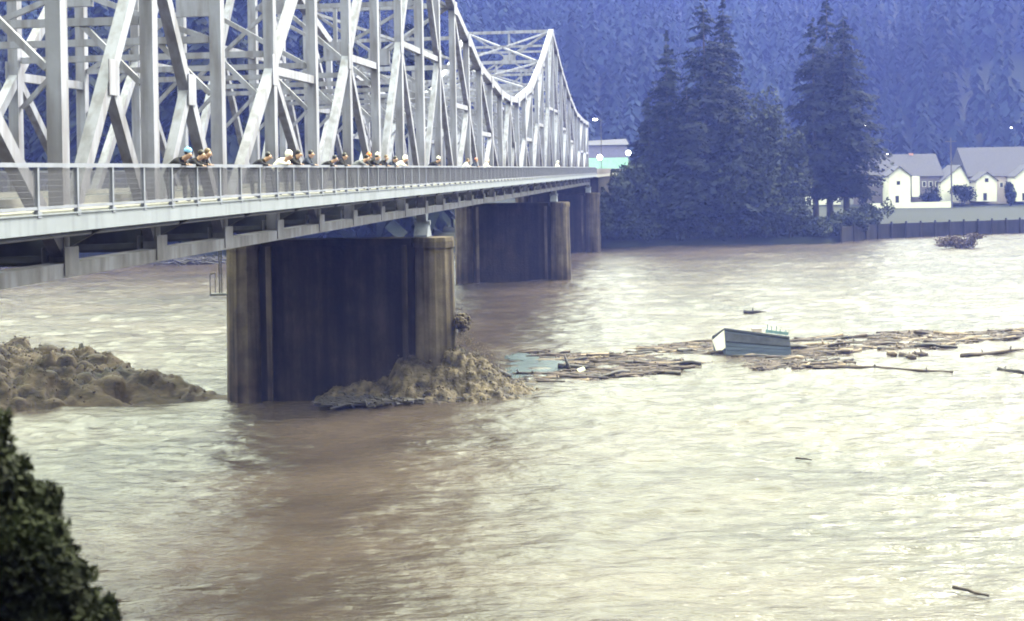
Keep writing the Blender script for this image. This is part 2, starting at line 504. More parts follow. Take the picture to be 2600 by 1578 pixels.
nodes_even = list(range(KA, KE + 1))
PAIRS = [(0, -2), (-2, -4), (-4, -6), (-14, -12), (-12, -10), (-10, -8), (0, 2), (2, 4), (4, 6), (14, 12), (12, 10), (10, 8),
         (14, 16), (16, 18), (18, 20), (24, 22), (22, 20)]
CENT = [(-8, -6), (6, 8)]
for t in (0.0, TW):
    lat = NT
    for k in range(KA, KE):
        if k % 2 == 0 or True:
            e = 0.0
        mb = MB(); mb.beam(K(k, t, ZB + .19), K(k + 1, t, ZB + .19), 0.56, 0.38, lat)
        part('bottom_chord', mb, M['paint'])
        mb = MB(); mb.beam(K(k, t, ht(k)), K(k + 1, t, ht(k + 1)), 0.52, 0.55, lat)
        part('top_chord', mb, M['paint'])
    for k in range(KA, KE + 1):
        w = 0.43 if k not in (0, 14) else 0.52
        mb = MB(); mb.beam(K(k, t, ZB + .39), K(k, t, ht(k) - .31), w - 0.02, w, lat)
        part('vertical_post', mb, M['paint'])
        # gusset plates, proud of the members, both faces
        for sd_ in (-1, 1):
            a = K(k, t + sd_ * 0.30, ZB + .42)
            part('gusset_plate', MB().beam(a - U * .42, a + U * .42, 0.03, 0.72, lat), M['paint'])
            if sd_ < 0 and t == 0:
                a = K(k, t + sd_ * 0.285, ht(k) - .15)
                part('gusset_plate', MB().beam(a - U * .6, a + U * .6, 0.03, 0.9, lat), M['paint'])
    dw = 0.35
    for a, b in PAIRS:
        m_ = (a + b) / 2
        top, bot = K(a, t, ht(a) - .3), K(b, t, ZB + .6)
        mid = (top + bot) / 2
        part('diagonal', MB().beam(top, mid, dw, 0.38, lat), M['paint'])
        part('diagonal', MB().beam(mid, bot, dw, 0.38, lat), M['paint'])
        part('sub_diagonal', MB().beam(mid, K(a, t, ZB + .6), dw - .04, 0.34, lat), M['paint'])
        part('strut', MB().beam(mid, K(a, t, mid.z), dw - .08, 0.34, lat), M['paint'])
        c = mid + NT * ((-1 if t == 0 else 1) * 0.21)
        part('gusset_plate', MB().beam(c - Vector((0, 0, .6)), c + Vector((0, 0, .6)), 0.03, 0.8, lat), M['paint'])
    for a, b in CENT:
        m_ = (a + b) // 2
        for e in (a, b):
            top, bot = K(m_, t, ht(m_) - .3), K(e, t, ZB + .6)
            mid = (top + bot) / 2
            part('diagonal', MB().beam(top, mid, dw, 0.38, lat), M['paint'])
            part('diagonal', MB().beam(mid, bot, dw, 0.38, lat), M['paint'])
            part('sub_diagonal', MB().beam(mid, K(m_, t, ZB + .6), dw - .04, 0.34, lat), M['paint'])
            c = mid + NT * ((-1 if t == 0 else 1) * 0.21)
            part('gusset_plate', MB().beam(c - Vector((0, 0, .5)), c + Vector((0, 0, .5)), 0.03, 0.7, lat), M['paint'])

# sway frames and top laterals between the two trusses
ZS = 18.75
t0_, t1_ = 0.27, TW - 0.27
def sway_x(k, z0, z1, parent):
    zc = (z0 + z1) / 2
    c = K(k, TW / 2, zc)
    for q in (t0_, t1_):
        for z in (z0, z1):
            part('sway_brace', MB().beam(K(k, q, z), c, 0.16, 0.20, U), M['paint'])
    part('gusset_plate', MB().beam(c - NT * .75, c + NT * .75, 0.26, 1.15, U), M['paint'])
    part('sway_hanger', MB().beam(K(k, TW / 2, z1 - .1), c, 0.14, 0.24, U), M['paint'])
for k in range(KA, KE + 1):
    zt = ht(k)
    part('sway_strut', MB().beam(K(k, t0_, ZS), K(k, t1_, ZS), 0.22, 0.24, U), M['paint'])
    part('top_strut', MB().beam(K(k, .3, zt + .05), K(k, TW - .3, zt + .05), 0.32, 0.36 if k % 2 == 0 else .26, U), M['paint'])
    for q, sg in ((t0_, 1), (t1_, -1)):
        part('knee_brace', MB().beam(K(k, q, ZS - 1.9), K(k, q + sg * 1.9, ZS), 0.14, 0.18, U), M['paint'])
    if k % 2 == 0:
        if zt - ZS > 9:
            zm = ZS + (zt - ZS) * .46
            part('sway_strut', MB().beam(K(k, t0_, zm), K(k, t1_, zm), 0.22, 0.28, U), M['paint'])
            sway_x(k, ZS, zm, BR)
            sway_x(k, zm, zt, BR)
        elif zt - ZS > 2.2:
            sway_x(k, ZS, zt, BR)
    if k % 2 == 0 and k + 2 <= KE:
        for a, b in ((0.2, TW - .2), (TW - .2, 0.2)):
            mid = (K(k, a, ht(k)) + K(k + 2, b, ht(k + 2))) / 2
            part('top_lateral', MB().beam(K(k, a, ht(k) - .05), K(k + 2, b, ht(k + 2) - .05), 0.18, 0.2), M['paint'])

# floor system
s0, s1 = KA * PL - 3, KE * PL + 1.5
def long_box(mb, t0, t1, z0, z1, a=s0, b=s1):
    return mb.hexa([B(a, t1, z0), B(a, t0, z0), B(b, t0, z0), B(b, t1, z0), B(a, t1, z1), B(a, t0, z1), B(b, t0, z1), B(b, t1, z1)])
part('roadway', long_box(MB(), 0.75, TW - .75, 13.05, 13.32), M['asphalt'])
for ta, tb in ((0.42, 0.75), (TW - .75, TW - .42)):
    part('curb', long_box(MB(), ta, tb, 13.05, 13.52), M['slab'])
for tt in np.linspace(1.2, TW - 1.2, 6):
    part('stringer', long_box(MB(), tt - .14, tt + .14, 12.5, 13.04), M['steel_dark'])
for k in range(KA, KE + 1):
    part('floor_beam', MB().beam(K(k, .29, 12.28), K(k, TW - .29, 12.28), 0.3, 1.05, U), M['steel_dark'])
    for sg, te in ((-1, 0.0), (1, TW)):
        mb = MB()
        a = te + sg * .29; b = te + sg * 1.36
        mb.prism([K(k, a, 12.25) - U * .07, K(k, a, 13.02) - U * .07, K(k, b, 13.02) - U * .07, K(k, b, 12.80) - U * .07], U * .14)
        part('sidewalk_bracket', mb, M['steel_dark'])
    if k < KE:
        for a, b in ((.3, TW - .3), (TW - .3, .3)):
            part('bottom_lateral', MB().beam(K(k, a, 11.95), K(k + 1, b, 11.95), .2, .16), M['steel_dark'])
for sg, te in ((-1, 0.0), (1, TW)):
    q0, q1 = sorted((te + sg * .42, te + sg * 1.38))
    part('sidewalk_slab', long_box(MB(), q0, q1, 13.06, 13.24), M['slab'])
    q0, q1 = sorted((te + sg * 1.383, te + sg * 1.46))
    mb = long_box(MB(), q0, q1, 12.74, 13.17)
    part('fascia_girder', mb, M['fascia'])
    q0, q1 = sorted((te + sg * 1.30, te + sg * 1.380))
    part('fascia_flange', long_box(MB(), te + sg * 1.5 if sg < 0 else te + 1.3, te - 1.3 if sg < 0 else te + 1.5, 13.172, 13.20), M['fascia'])
    # conduit under the walk
    pts = [B(s_, te + sg * .85, 12.62) for s_ in np.linspace(s0, s1, 40)]
    part('conduit', MB().tube(pts, .055, 6), M['rail'])
    q0, q1 = sorted((te + sg * .55, te + sg * .63))
    part('stringer', long_box(MB(), q0, q1, 12.72, 13.055), M['steel_dark'])

# railings: top rail, toe rail, posts and woven panels
bay = PL / 3
NB = (KE - KA) * 3
pm = MB()
n_bar = int(bay / 0.058)
for i in range(1, n_bar):
    x = i * bay / n_bar
    pm.beam((x, 0, 0), (x, 0, .86), .010, .010, (1, 0, 0))
for z in np.arange(0.05, .86, .135):
    pm.beam((0.05, .006, z), (bay - .05, .006, z), .008, .008, (0, 1, 0))
panel_me = pm.mesh('mesh_panel', M['mesh_wire'])
pb = MB().box(-.045, .045, -.05, .05, -.20, .95)
pb.box(-.10, .10, -.075, .065, -.20, -.06)
post_me = pb.mesh('post', M['rail'])
ROT = Matrix(((U.x, NT.x, 0, 0), (U.y, NT.y, 0, 0), (0, 0, 1, 0), (0, 0, 0, 1)))
for side, tr in ((0, -1.41), (1, TW + 1.41)):
    a, b = KA * PL, KE * PL
    mb = long_box(MB(), tr - .06, tr + .06, 14.27, 14.37, a, b)
    rl = part('railing', mb, M['rail'])
    o = link('toe_rail', long_box(MB(), tr - .04, tr + .04, 13.30, 13.37, a, b).mesh('toe_rail', M['rail']), rl)
    for i in range(NB + 1):
        for nm, me in (('post', post_me), ('mesh_panel', panel_me)):
            if nm == 'mesh_panel' and i == NB: continue
            o = link(nm, me, rl)
            o.matrix_local = Matrix.Translation(B(a + i * bay, tr, 13.32 if nm == 'post' else 13.39)) @ ROT
# bearings on the piers
for k in (0, 14, 24):
    for t in (0.0, TW):
        mb = MB()
        c = K(k, t, 0)
        z0 = 10.05
        mb.prism([c + U * a + Vector((0, 0, z)) - NT * .42 for a, z in ((-.75, z0), (.75, z0), (.75, z0 + .12), (.16, 10.85), (-.16, 10.85), (-.75, z0 + .12))], NT * .84)
        mb.prism([c + U * a + Vector((0, 0, z)) - NT * .3 for a, z in ((-.15, 10.95), (.15, 10.95), (.48, 11.46), (-.48, 11.46))], NT * .6)
        mb.tube([c + Vector((0, 0, 10.9)) - NT * .5, c + Vector((0, 0, 10.9)) + NT * .5], .16, 10)
        part('bearing', mb, M['fascia'])

# ------------------------------------------------------------------ piers
def pier(k, label, ztop=10.02, extra=None):
    e = empty('bridge_pier', K(k, TW / 2, -3))
    e.rotation_euler.z = math.atan2(NT.y, NT.x)
    tag(e, label, 'pier', 'concrete piers under the truss bridge')
    # local frame: x = to the left (NT), y = towards the camera (-U)
    def shaft(cx):
        mb = MB()
        n = 12
        pr = []
        for i in range(n):
            th = 2 * math.pi * (i + .5) / n
            pr.append((math.cos(th), math.sin(th)))
        rings = []
        for z, r in ((0, 1.42), (12.4, 1.27), (12.4, 1.36), (12.78, 1.36), (13.02, 1.30)):
            rings.append([(cx + x * r, y * r, z) for x, y in pr])
        b = len(mb.v)
        for rg in rings: mb.v += rg
        for j in range(len(rings) - 1):
            for i in range(n):
                i2 = (i + 1) % n
                mb.f.append((b + j * n + i, b + j * n + i2, b + (j + 1) * n + i2, b + (j + 1) * n + i))
        mb.f.append(tuple(b + (len(rings) - 1) * n + i for i in range(n)))
        return mb
    off = TW / 2 + 0.62
    for cx in (-off, off):
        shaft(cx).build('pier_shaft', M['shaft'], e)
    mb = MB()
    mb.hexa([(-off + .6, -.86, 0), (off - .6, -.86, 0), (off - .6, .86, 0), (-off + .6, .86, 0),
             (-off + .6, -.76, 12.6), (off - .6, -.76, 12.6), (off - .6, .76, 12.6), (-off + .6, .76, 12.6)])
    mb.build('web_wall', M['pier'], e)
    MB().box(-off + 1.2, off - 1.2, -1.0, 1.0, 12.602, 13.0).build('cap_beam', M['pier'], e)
    for cx in (-off + 1.62, off - 1.62):
        MB().box(cx - .16, cx + .16, -1.02, 1.02, 0, 12.58).build('pilaster', M['shaft'], e)
    return e, off
p1, off = pier(0, 'nearest concrete pier, with brown foam heaped against its upstream end')
pier(14, 'middle concrete pier standing in the river beyond the foaming one')
pier(24, 'farthest concrete pier at the far shore beside the dark trees')
# inspection ladder and small platform hung at the near pier's downstream end
def ladder():
    lx = off + 1.75
    mb = MB()
    mb.box(off + 1.0, lx + .55, -.5, .5, 9.55, 9.66)
    mb.build('platform', M['steel_dark'], p1)
    mb = MB()
    for y in (-.22, .22):
        mb.box(lx - .03, lx + .03, y - .03, y + .03, 9.67, 13.6)
    for z in np.arange(9.9, 13.5, .33):
        mb.box(lx - .015, lx + .015, -.19, .19, z, z + .03)
    mb.build('ladder', M['steel_dark'], p1)
    mb = MB()
    for y in (-.48, .48):
        mb.box(lx + .49, lx + .53, y - .02, y + .02, 9.67, 10.9)
    mb.box(lx + .49, lx + .53, -.46, .46, 10.88, 10.93)
    mb.build('guard_rail', M['steel_dark'], p1)
ladder()

# far approach: parapet, deck and abutment beyond the last pier
ap = empty('bridge_approach', B(KE * PL + 2, TW / 2, 3))
tag(ap, 'low concrete approach ramp joining the far end of the truss bridge to the shore', 'ramp')
bpy.context.view_layer.update()
def apart(name, mb, m):
    o = link(name, mb.mesh(name, m), ap)
    o.matrix_parent_inverse = ap.matrix_world.inverted()
a0, a1 = KE * PL + 1.6, KE * PL + 95
apart('deck', long_box(MB(), -1.4, TW + 1.4, 12.6, 13.2, a0, a1), M['slab'])
apart('parapet', long_box(MB(), -1.45, -1.2, 13.204, 14.1, a0, a1), M['greywall'])
apart('parapet', long_box(MB(), TW + 1.2, TW + 1.45, 13.204, 14.1, a0, a1), M['greywall'])
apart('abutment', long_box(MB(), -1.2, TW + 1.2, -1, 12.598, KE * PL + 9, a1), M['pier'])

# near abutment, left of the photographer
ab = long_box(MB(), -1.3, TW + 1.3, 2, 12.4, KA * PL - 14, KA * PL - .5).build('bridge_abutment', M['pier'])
tag(ab, 'concrete abutment under the near end of the truss bridge', 'abutment')

# ------------------------------------------------------------------ foam and wake
def boils(GX, GY, h, n, rmin, rmax, seed, inside):
    """cauliflower boils: domes of many sizes pushed up through a water surface"""
    rr = np.random.default_rng(seed)
    x0, x1, y0, y1 = GX[0, 0], GX[0, -1], GY[0, 0], GY[-1, 0]
    dx_, dy_ = GX[0, 1] - GX[0, 0], GY[1, 0] - GY[0, 0]
    out = h.copy()
    c = 0
    while c < n:
        x, y = rr.uniform(x0, x1), rr.uniform(y0, y1)
        i, j = int((y - y0) / dy_), int((x - x0) / dx_)
        if h[i, j] < inside: continue
        c += 1
        r = rmin * (rmax / rmin) ** (rr.random() ** 1.6)
        a, b = max(0, int(i - r / dy_) - 1), int(i + r / dy_) + 2
        e, f = max(0, int(j - 1.3 * r / dx_) - 1), int(j + 1.3 * r / dx_) + 2
        X, Y = GX[a:b, e:f], GY[a:b, e:f]
        q = 1 - ((X - x) / (1.25 * r)) ** 2 - ((Y - y) / r) ** 2
        dome = h[i, j] - r * .25 + r * .85 * np.sqrt(np.maximum(0, q))
        cur = out[a:b, e:f]
        out[a:b, e:f] = np.where(q > 0, np.maximum(cur, dome), cur)
    return out
def froth(GX, GY, h, n, r0, r1, seed, lo, lift):
    """small torn clots of foam over the surface"""
    rr = np.random.default_rng(seed)
    I = np.argwhere(h > lo)
    w = h[h > lo]
    I = I[rr.choice(len(I), n, p=w / w.sum())]
    c = np.stack([GX[I[:, 0], I[:, 1]], GY[I[:, 0], I[:, 1]], h[I[:, 0], I[:, 1]]], -1) + rr.normal(0, lift, (n, 3)) * np.array([1, 1, .8])
    base = np.array([(1, 0, 0), (0, 1, 0), (-1, 0, 0), (0, -1, 0), (0, 0, 1), (0, 0, -1)], float)
    fc = np.array([(0, 1, 4), (1, 2, 4), (2, 3, 4), (3, 0, 4), (1, 0, 5), (2, 1, 5), (3, 2, 5), (0, 3, 5)])
    sz = (r0 + (r1 - r0) * rr.random((n, 1, 1)) ** 2.5) * rr.uniform(.5, 1.5, (n, 1, 3))
    V = base[None] * sz * rr.uniform(.6, 1.3, (n, 6, 1)) + c[:, None, :]
    return V.reshape(-1, 3), (fc[None] + np.arange(n)[:, None, None] * 6).reshape(-1, 3)

n0 = K(0, -1.95, 0) - U * .2
gx = np.arange(n0.x - 13, n0.x + 9.5, 0.065)
gy = np.arange(n0.y - 6.5, n0.y + 13, 0.09)
GX, GY = np.meshgrid(gx, gy)
dx, dy = GX - n0.x, GY - n0.y
tt = dx * NT.x + dy * NT.y            # distance downstream (left) of the nose
ss = dx * U.x + dy * U.y              # away from the camera
d = np.sqrt((np.maximum(0, -tt) / 1.25) ** 2 + (np.maximum(0, np.abs(ss) - .6) / np.where(ss < 0, 0.85, 1.5)) ** 2)
h = 3.5 * np.exp(-(d / 2.5) ** 1.25)
h = h * np.where(tt > 0, np.clip(1 - tt / 9.8, 0, 1) ** 0.9, 1)
h = h * (1 + .5 * fbm(GX / 1.6, GY / 1.6, 41, 3)) - .35
h = boils(GX, GY, h, 1100, .1, .42, 4, .05)
h = h + .22 * fbm(GX / .5, GY / .5, 43, 4, .65) * np.clip(h / .5, 0, 1)
tag(link('bow_foam', grid_mesh('bow_foam', GX, GY, h, M['foam'])), 'tan foam heaped up against the upstream end of the nearest pier', 'foam', kind='stuff')
V, Fq = froth(GX, GY, h, 9000, .02, .075, 8, .12, .09)
tag(link('foam_clots', mesh_np('foam_clots', V, Fq, M['foam'])), 'torn clots of froth over the foam heap at the nearest pier', 'foam', kind='stuff')
# spray thrown above the foam
mb = MB()
for i in range(330):
    c = P(R.gauss(1170, 8), R.gauss(817, 9), n0.y + R.gauss(.2, .3))
    mb.sphere(c, R.uniform(.03, .13), 5, 3, (R.uniform(.6, 1.5), 1, R.uniform(.6, 1.4)))
for i in range(620):
    px = 1150 + abs(R.gauss(0, 70))
    c = P(px, 842 + abs(px - 1155) * .70 + R.gauss(-2, 11), n0.y + R.uniform(-1.0, 2.0))
    mb.sphere(c, R.uniform(.012, .05), 4, 2)
tag(mb.build('spray', M['foam']), 'clots of spray flung up beside the nose of the nearest pier', 'spray', kind='stuff')

l0 = K(0, TW + 1.6, 0)
gx = np.arange(l0.x - 36, l0.x + 5, 0.11)
gy = np.arange(l0.y - 8, l0.y + 20, 0.13)
GX, GY = np.meshgrid(gx, gy)
q = (l0.x + 1.5 - GX)                       # downstream distance
front = l0.y - 1.6 - 3.2 * sstep(0, 16, q)
back = l0.y + 2.2 + 11 * sstep(0, 18, q)
prof = sstep(0, 3.4, GY - front) * sstep(0, 5.0, back - GY)
h = (1.0 + 1.25 * sstep(3, 17, q)) * prof * sstep(-3.5, 1.5, q)
h = h * (1 + .7 * fbm(GX / 4.5, GY / 3.0, 61, 3)) - .3
wx = GX + 1.6 * fbm(GX / 3.1, GY / 2.6, 65, 2); wy = GY + 1.6 * fbm(GX / 3.1, GY / 2.6, 67, 2)
rid = 1 - 1.7 * np.abs(fbm(wx / 3.4, wy / 2.2, 69, 5, .55))
msk = np.clip((h + .25) / 1.1, 0, 1)
h = h + msk * (1.5 * (rid - .62) + .35 * fbm(wx / .9, wy / .8, 63, 4, .6))
h = boils(GX, GY, h, 240, .15, .7, 14, .3)
tag(link('wake_wave', grid_mesh('wake_wave', GX, GY, h, M['wake'])), 'churning brown standing wave streaming from the downstream end of the nearest pier', 'wave', kind='stuff')
V, Fq = froth(GX, GY, h, 9000, .03, .10, 18, .15, .10)
tag(link('foam_clots', mesh_np('foam_clots', V, Fq, M['wake'])), 'torn brown clots of froth over the standing wave', 'foam', kind='stuff')

# ------------------------------------------------------------------ trees
def conifer_meshes(name, H, HW, seed, n=5200, base=0.06, lean=0.0):
    r = np.random.default_rng(seed)
    nb = n // 22
    ub = r.random(nb * 4)
    ub = ub[r.random(nb * 4) < (1 - ub) ** .8 * .92 + .08][:nb]
    nb = len(ub)
    ab = r.random(nb) * 2 * np.pi
    lb = HW * 1.22 * np.minimum(1, (1 - ub) * 1.3 + .025) ** 0.8 * (0.6 + .4 * np.minimum(1, ub / .2))
    lb = lb * r.uniform(.62, 1.12, nb) * (.8 + .4 * vnoise(ab * 1.3 + 7, ub * 9, seed))
    drp = r.uniform(.10, .42, nb)
    k = 22
    w = np.repeat(np.arange(nb), k)
    n = len(w)
    t = np.tile(np.linspace(.16, 1, k), nb) + r.normal(0, .03, n)
    side = r.normal(0, .16, n) * lb[w] * (1.15 - t * .6)
    ang = ab[w]
    ca, sa = np.cos(ang), np.sin(ang)
    rad = lb[w] * t
    z = H * (base + (1 - base) * ub[w]) + lb[w] * (.10 * t - drp[w] * t ** 2) + r.normal(0, .12, n)
    C = np.stack([ca * rad - sa * side, sa * rad + ca * side, z], -1)
    out = np.stack([ca, sa, -.25 - drp[w] * t + r.normal(0, .15, n)], -1)
    tan = np.stack([-sa, ca, r.normal(0, .3, n)], -1)
    ln = (0.42 + .45 * r.random(n)) * (0.55 + .45 * lb[w] / HW) * (1.15 - .45 * t)
    wd = ln * (.45 + .35 * r.random(n))
    up = np.stack([r.normal(0, .2, n), r.normal(0, .2, n), np.full(n, -.7)], -1)
    a = C - out * ln[:, None] * .7
    V = np.stack([a, C + tan * wd[:, None], C + out * ln[:, None] * .8, C - tan * wd[:, None] + up * wd[:, None] * .5], 1).reshape(-1, 3)
    Fq = np.arange(len(V)).reshape(-1, 4)
    C2 = C[::2]; t2 = out[::2] * np.array([1, 1, .4]); l2 = ln[::2, None]
    V2 = np.stack([C2 - t2 * l2 * .6, C2 + t2 * l2 * .6, C2 + t2 * l2 * .3 - np.array([0, 0, 1]) * l2 * .7, C2 - t2 * l2 * .3 - np.array([0, 0, 1]) * l2 * .5], 1).reshape(-1, 3)
    Fq = np.concatenate([Fq, np.arange(len(V2)).reshape(-1, 4) + len(V)], 0)
    V = np.concatenate([V, V2], 0)
    V[:, 0] += lean * V[:, 2]
    crown = mesh_np('crown', V, Fq, M['needles'])
    tb = MB().tube([(lean * z_, 0, z_) for z_ in np.linspace(-1, H * .97, 9)], list(np.linspace(H * .014 + .12, .04, 9)), 8)
    for i in range(26):
        zz = H * (base + .04 + .8 * i / 26)
        th = i * 2.4
        L_ = HW * .55 * (1 - i / 30)
        tb.tube([(lean * zz, 0, zz), (math.cos(th) * L_ + lean * zz, math.sin(th) * L_, zz - L_ * .15)], [.07, .03], 5)
    return crown, tb.mesh('trunk', M['bark'], True)

def conifer(px, py_top, py_base, Y, hwpx, seed, label, n=5200, base=.06):
    top, bot = P(px, py_top, Y), P(px, py_base, Y)
    zg = float(terrain(bot.x, Y))
    H = top.z - zg
    e = empty('conifer_tree', (bot.x, Y, zg))
    tag(e, label, 'tree', 'tall conifers on the far bank')
    crown, trunk = conifer_meshes('c', H, hwpx / F_PX * Y, seed, n, base)
    link('crown', crown, e); link('trunk', trunk, e)
    return e

CON = [
    (1700, 78, 600, 262, 78, 'slim fir with its pointed top left of the tallest fir'),
    (1796, -20, 600, 266, 112, 'tallest dark fir in the left clump, its top cut by the frame'),
    (1846, -2, 600, 272, 92, 'tall fir pressed against the right side of the tallest fir'),
    (1652, 235, 600, 259, 58, 'shorter fir at the left edge of the clump nearest the bridge'),
    (1750, 215, 600, 258, 92, 'broad middling fir in front of the tallest one'),
    (1868, 260, 600, 257, 70, 'lower fir at the right foot of the left clump'),
    (2072, 42, 560, 275, 74, 'left fir of the right-hand clump beside the houses'),
    (2150, 30, 560, 278, 96, 'broad dark fir of the right-hand clump nearest the white houses'),
    (2108, -15, 560, 290, 70, 'tall fir rising between the two of the right-hand clump'),
]
for i, (px, yt, yb, Y, hw, lab) in enumerate(CON):
    conifer(px, yt, yb, Y, hw, 100 + i, lab, n=9500 if hw > 80 else 7000, base=.05 if i < 6 else .13)

def leafy(name, loc, rx, ry, H, n, size, seed, m, label, cat, group=None, zlow=0.0, stems=5):
    """broad-leaved crown of many small leaf sprays, uneven outline"""
    r = np.random.default_rng(seed)
    k = 9
    cen = np.stack([r.normal(0, .42, k) * rx, r.normal(0, .42, k) * ry, H * (zlow + (1 - zlow) * (.25 + .6 * r.random(k)))], -1)
    cr = (.28 + .25 * r.random(k))
    w = r.integers(0, k, n)
    d3 = r.normal(0, 1, (n, 3)); d3 /= np.linalg.norm(d3, axis=1)[:, None]
    rr = (r.random(n) ** .4)[:, None] * cr[w][:, None] * (0.75 + .5 * vnoise(d3[:, 0] * 3 + w * 9, d3[:, 2] * 3, seed))[:, None]
    C = cen[w] + d3 * rr * np.array([rx * 1.5, ry * 1.5, H * .62])
    C[:, 2] = np.maximum(C[:, 2], .05)
    a = r.normal(0, 1, (n, 3)); a /= np.linalg.norm(a, axis=1)[:, None]
    b = np.cross(a, r.normal(0, 1, (n, 3))); b /= np.linalg.norm(b, axis=1)[:, None]
    s = (size * (.6 + .8 * r.random(n)))[:, None]
    V = np.stack([C - a * s, C + b * s * .55, C + a * s, C - b * s * .5], 1).reshape(-1, 3)
    e = empty(name, loc)
    tag(e, label, cat, group)
    link('foliage', mesh_np('foliage', V, np.arange(len(V)).reshape(-1, 4), m), e)
    tb = MB()
    for i in range(stems):
        c = cen[i % k]
        tb.tube([(c[0] * .15, c[1] * .15, -.4), (c[0] * .45, c[1] * .45, c[2] * .5), tuple(c)], [.012 * H + .03, .008 * H + .02, .01], 6)
    link('stem', tb.mesh('stem', M['bark'], True), e)
    return e

BROAD = [(1955, 255, 262, 74, 'bare-topped leafy tree filling the gap between the two fir clumps'),
         (2012, 310, 266, 62, 'lower leafy tree just left of the right-hand fir clump'),
         (1905, 380, 258, 52, 'rounded leafy tree at the right foot of the left fir clump'),
         (1542, 462, 256, 34, 'small leafy tree hard against the far end of the bridge'),
         (1588, 432, 255, 42, 'leafy tree below the teal roof, second from the bridge'),
         (1628, 395, 257, 46, 'leafy tree under the left edge of the fir clump'),
         (1985, 430, 259, 60, 'spreading low tree on the waterline between the fir clumps')]
for i, (px, yt, Y, hw, lab) in enumerate(BROAD):
    b = P(px, 600, Y); zg = float(terrain(b.x, Y)); H = P(px, yt, Y).z - zg
    leafy('leafy_tree', (b.x, Y, zg), hw / F_PX * Y, 4, H, 5200, .42, 300 + i, M['leaves'], lab, 'tree', 'leafy trees on the far bank')
# shoreline scrub
places = ['in front of the left fir clump', 'under the leafy trees', 'below the right-hand firs', 'on the bank below the houses']
for i in range(26):
    px = 1560 + i * 26 + R.uniform(-8, 8)
    a, b_ = unroll(px, 600)
    Y0 = None
    for Y in np.arange(235, 300, .5):
        X = a / F_PX * Y
        if Y > shore(X) + 1.5: Y0 = Y; break
    hpx = R.uniform(45, 95)
    H = hpx / 13.8
    leafy('shore_shrub', (X, Y0 + R.uniform(0, 2.5), float(terrain(X, Y0)) - .4), R.uniform(2.0, 3.6), 2.2, H, 1500, .3, 500 + i, M['leaves'],
          'leafy shrub in the scrub along the waterline ' + places[0 if px < 1880 else 1 if px < 2020 else 2], 'shrub',
          'shrubs along the far waterline ' + ('left' if px < 1880 else 'middle' if px < 2020 else 'right'))
b = Wt(2445, 630)
leafy('drowned_bush', (b.x, b.y, -.3), 3.4, 1.5, 2.9, 2600, .2, 777, M['bushdry'], 'brown half-drowned bush standing in the river off the right bank', 'bush')

# near shrub at the lower left
leafy_loc = (-3.2, 8.6)
def near_shrub():
    r = np.random.default_rng(5)
    zg = float(terrain(leafy_loc[0], leafy_loc[1]))
    H = 12.4 - zg
    BL = [(-70, 1130, 90), (-40, 1230, 105), (40, 1290, 85), (95, 1285, 62), (70, 1380, 95), (130, 1400, 60), (30, 1450, 110), (150, 1470, 75),
          (110, 1540, 90), (195, 1545, 66), (225, 1600, 80), (60, 1600, 120), (-60, 1380, 120), (-60, 1530, 130), (150, 1660, 110), (40, 1720, 130), (230, 1720, 100), (-30, 1660, 130), (-20, 1085, 45)]
    Cs, nrm = [], []
    for px, py, pr in BL:
        c = P(px, py, leafy_loc[1] + r.uniform(-.22, .22)); rd = pr / F_PX * leafy_loc[1]
        m_ = int(2300 * (pr / 90) ** 2)
        d3 = r.normal(0, 1, (m_, 3)); d3 /= np.linalg.norm(d3, axis=1)[:, None]
        q = rd * (r.random(m_) ** .35)[:, None] * (.7 + .6 * vnoise(d3[:, 0] * 3 + px, d3[:, 2] * 3 + py, 3))[:, None]
        Cs.append(d3 * q * np.array([1, 1.3, 1]) + np.array([c.x - leafy_loc[0], c.y - leafy_loc[1], c.z - zg]))
    C = np.concatenate(Cs); n = len(C)
    a = r.normal(0, 1, (n, 3)); a /= np.linalg.norm(a, axis=1)[:, None]
    b = np.cross(a, r.normal(0, 1, (n, 3))); b /= np.linalg.norm(b, axis=1)[:, None]
    s = (.030 * (.6 + .8 * r.random(n)))[:, None]
    V = np.stack([C - a * s, C + b * s * .5, C + a * s, C - b * s * .45], 1).reshape(-1, 3)
    e = empty('near_shrub', (leafy_loc[0], leafy_loc[1], zg))
    tag(e, 'dark evergreen shrub on the near bank at the lower left corner', 'shrub')
    link('foliage', mesh_np('foliage', V, np.arange(len(V)).reshape(-1, 4), M['shrubleaf']), e)
    link('stem', MB().tube([(0, 0, -.3), (.03, 0, H * .5), (-.05, 0, H * .93)], [.09, .06, .015], 7).tube([(0, 0, H * .3), (.35, 0, H * .6), (.45, .05, H * .72)], [.05, .03, .01], 6).mesh('stem', M['bark'], True), e)
near_shrub()

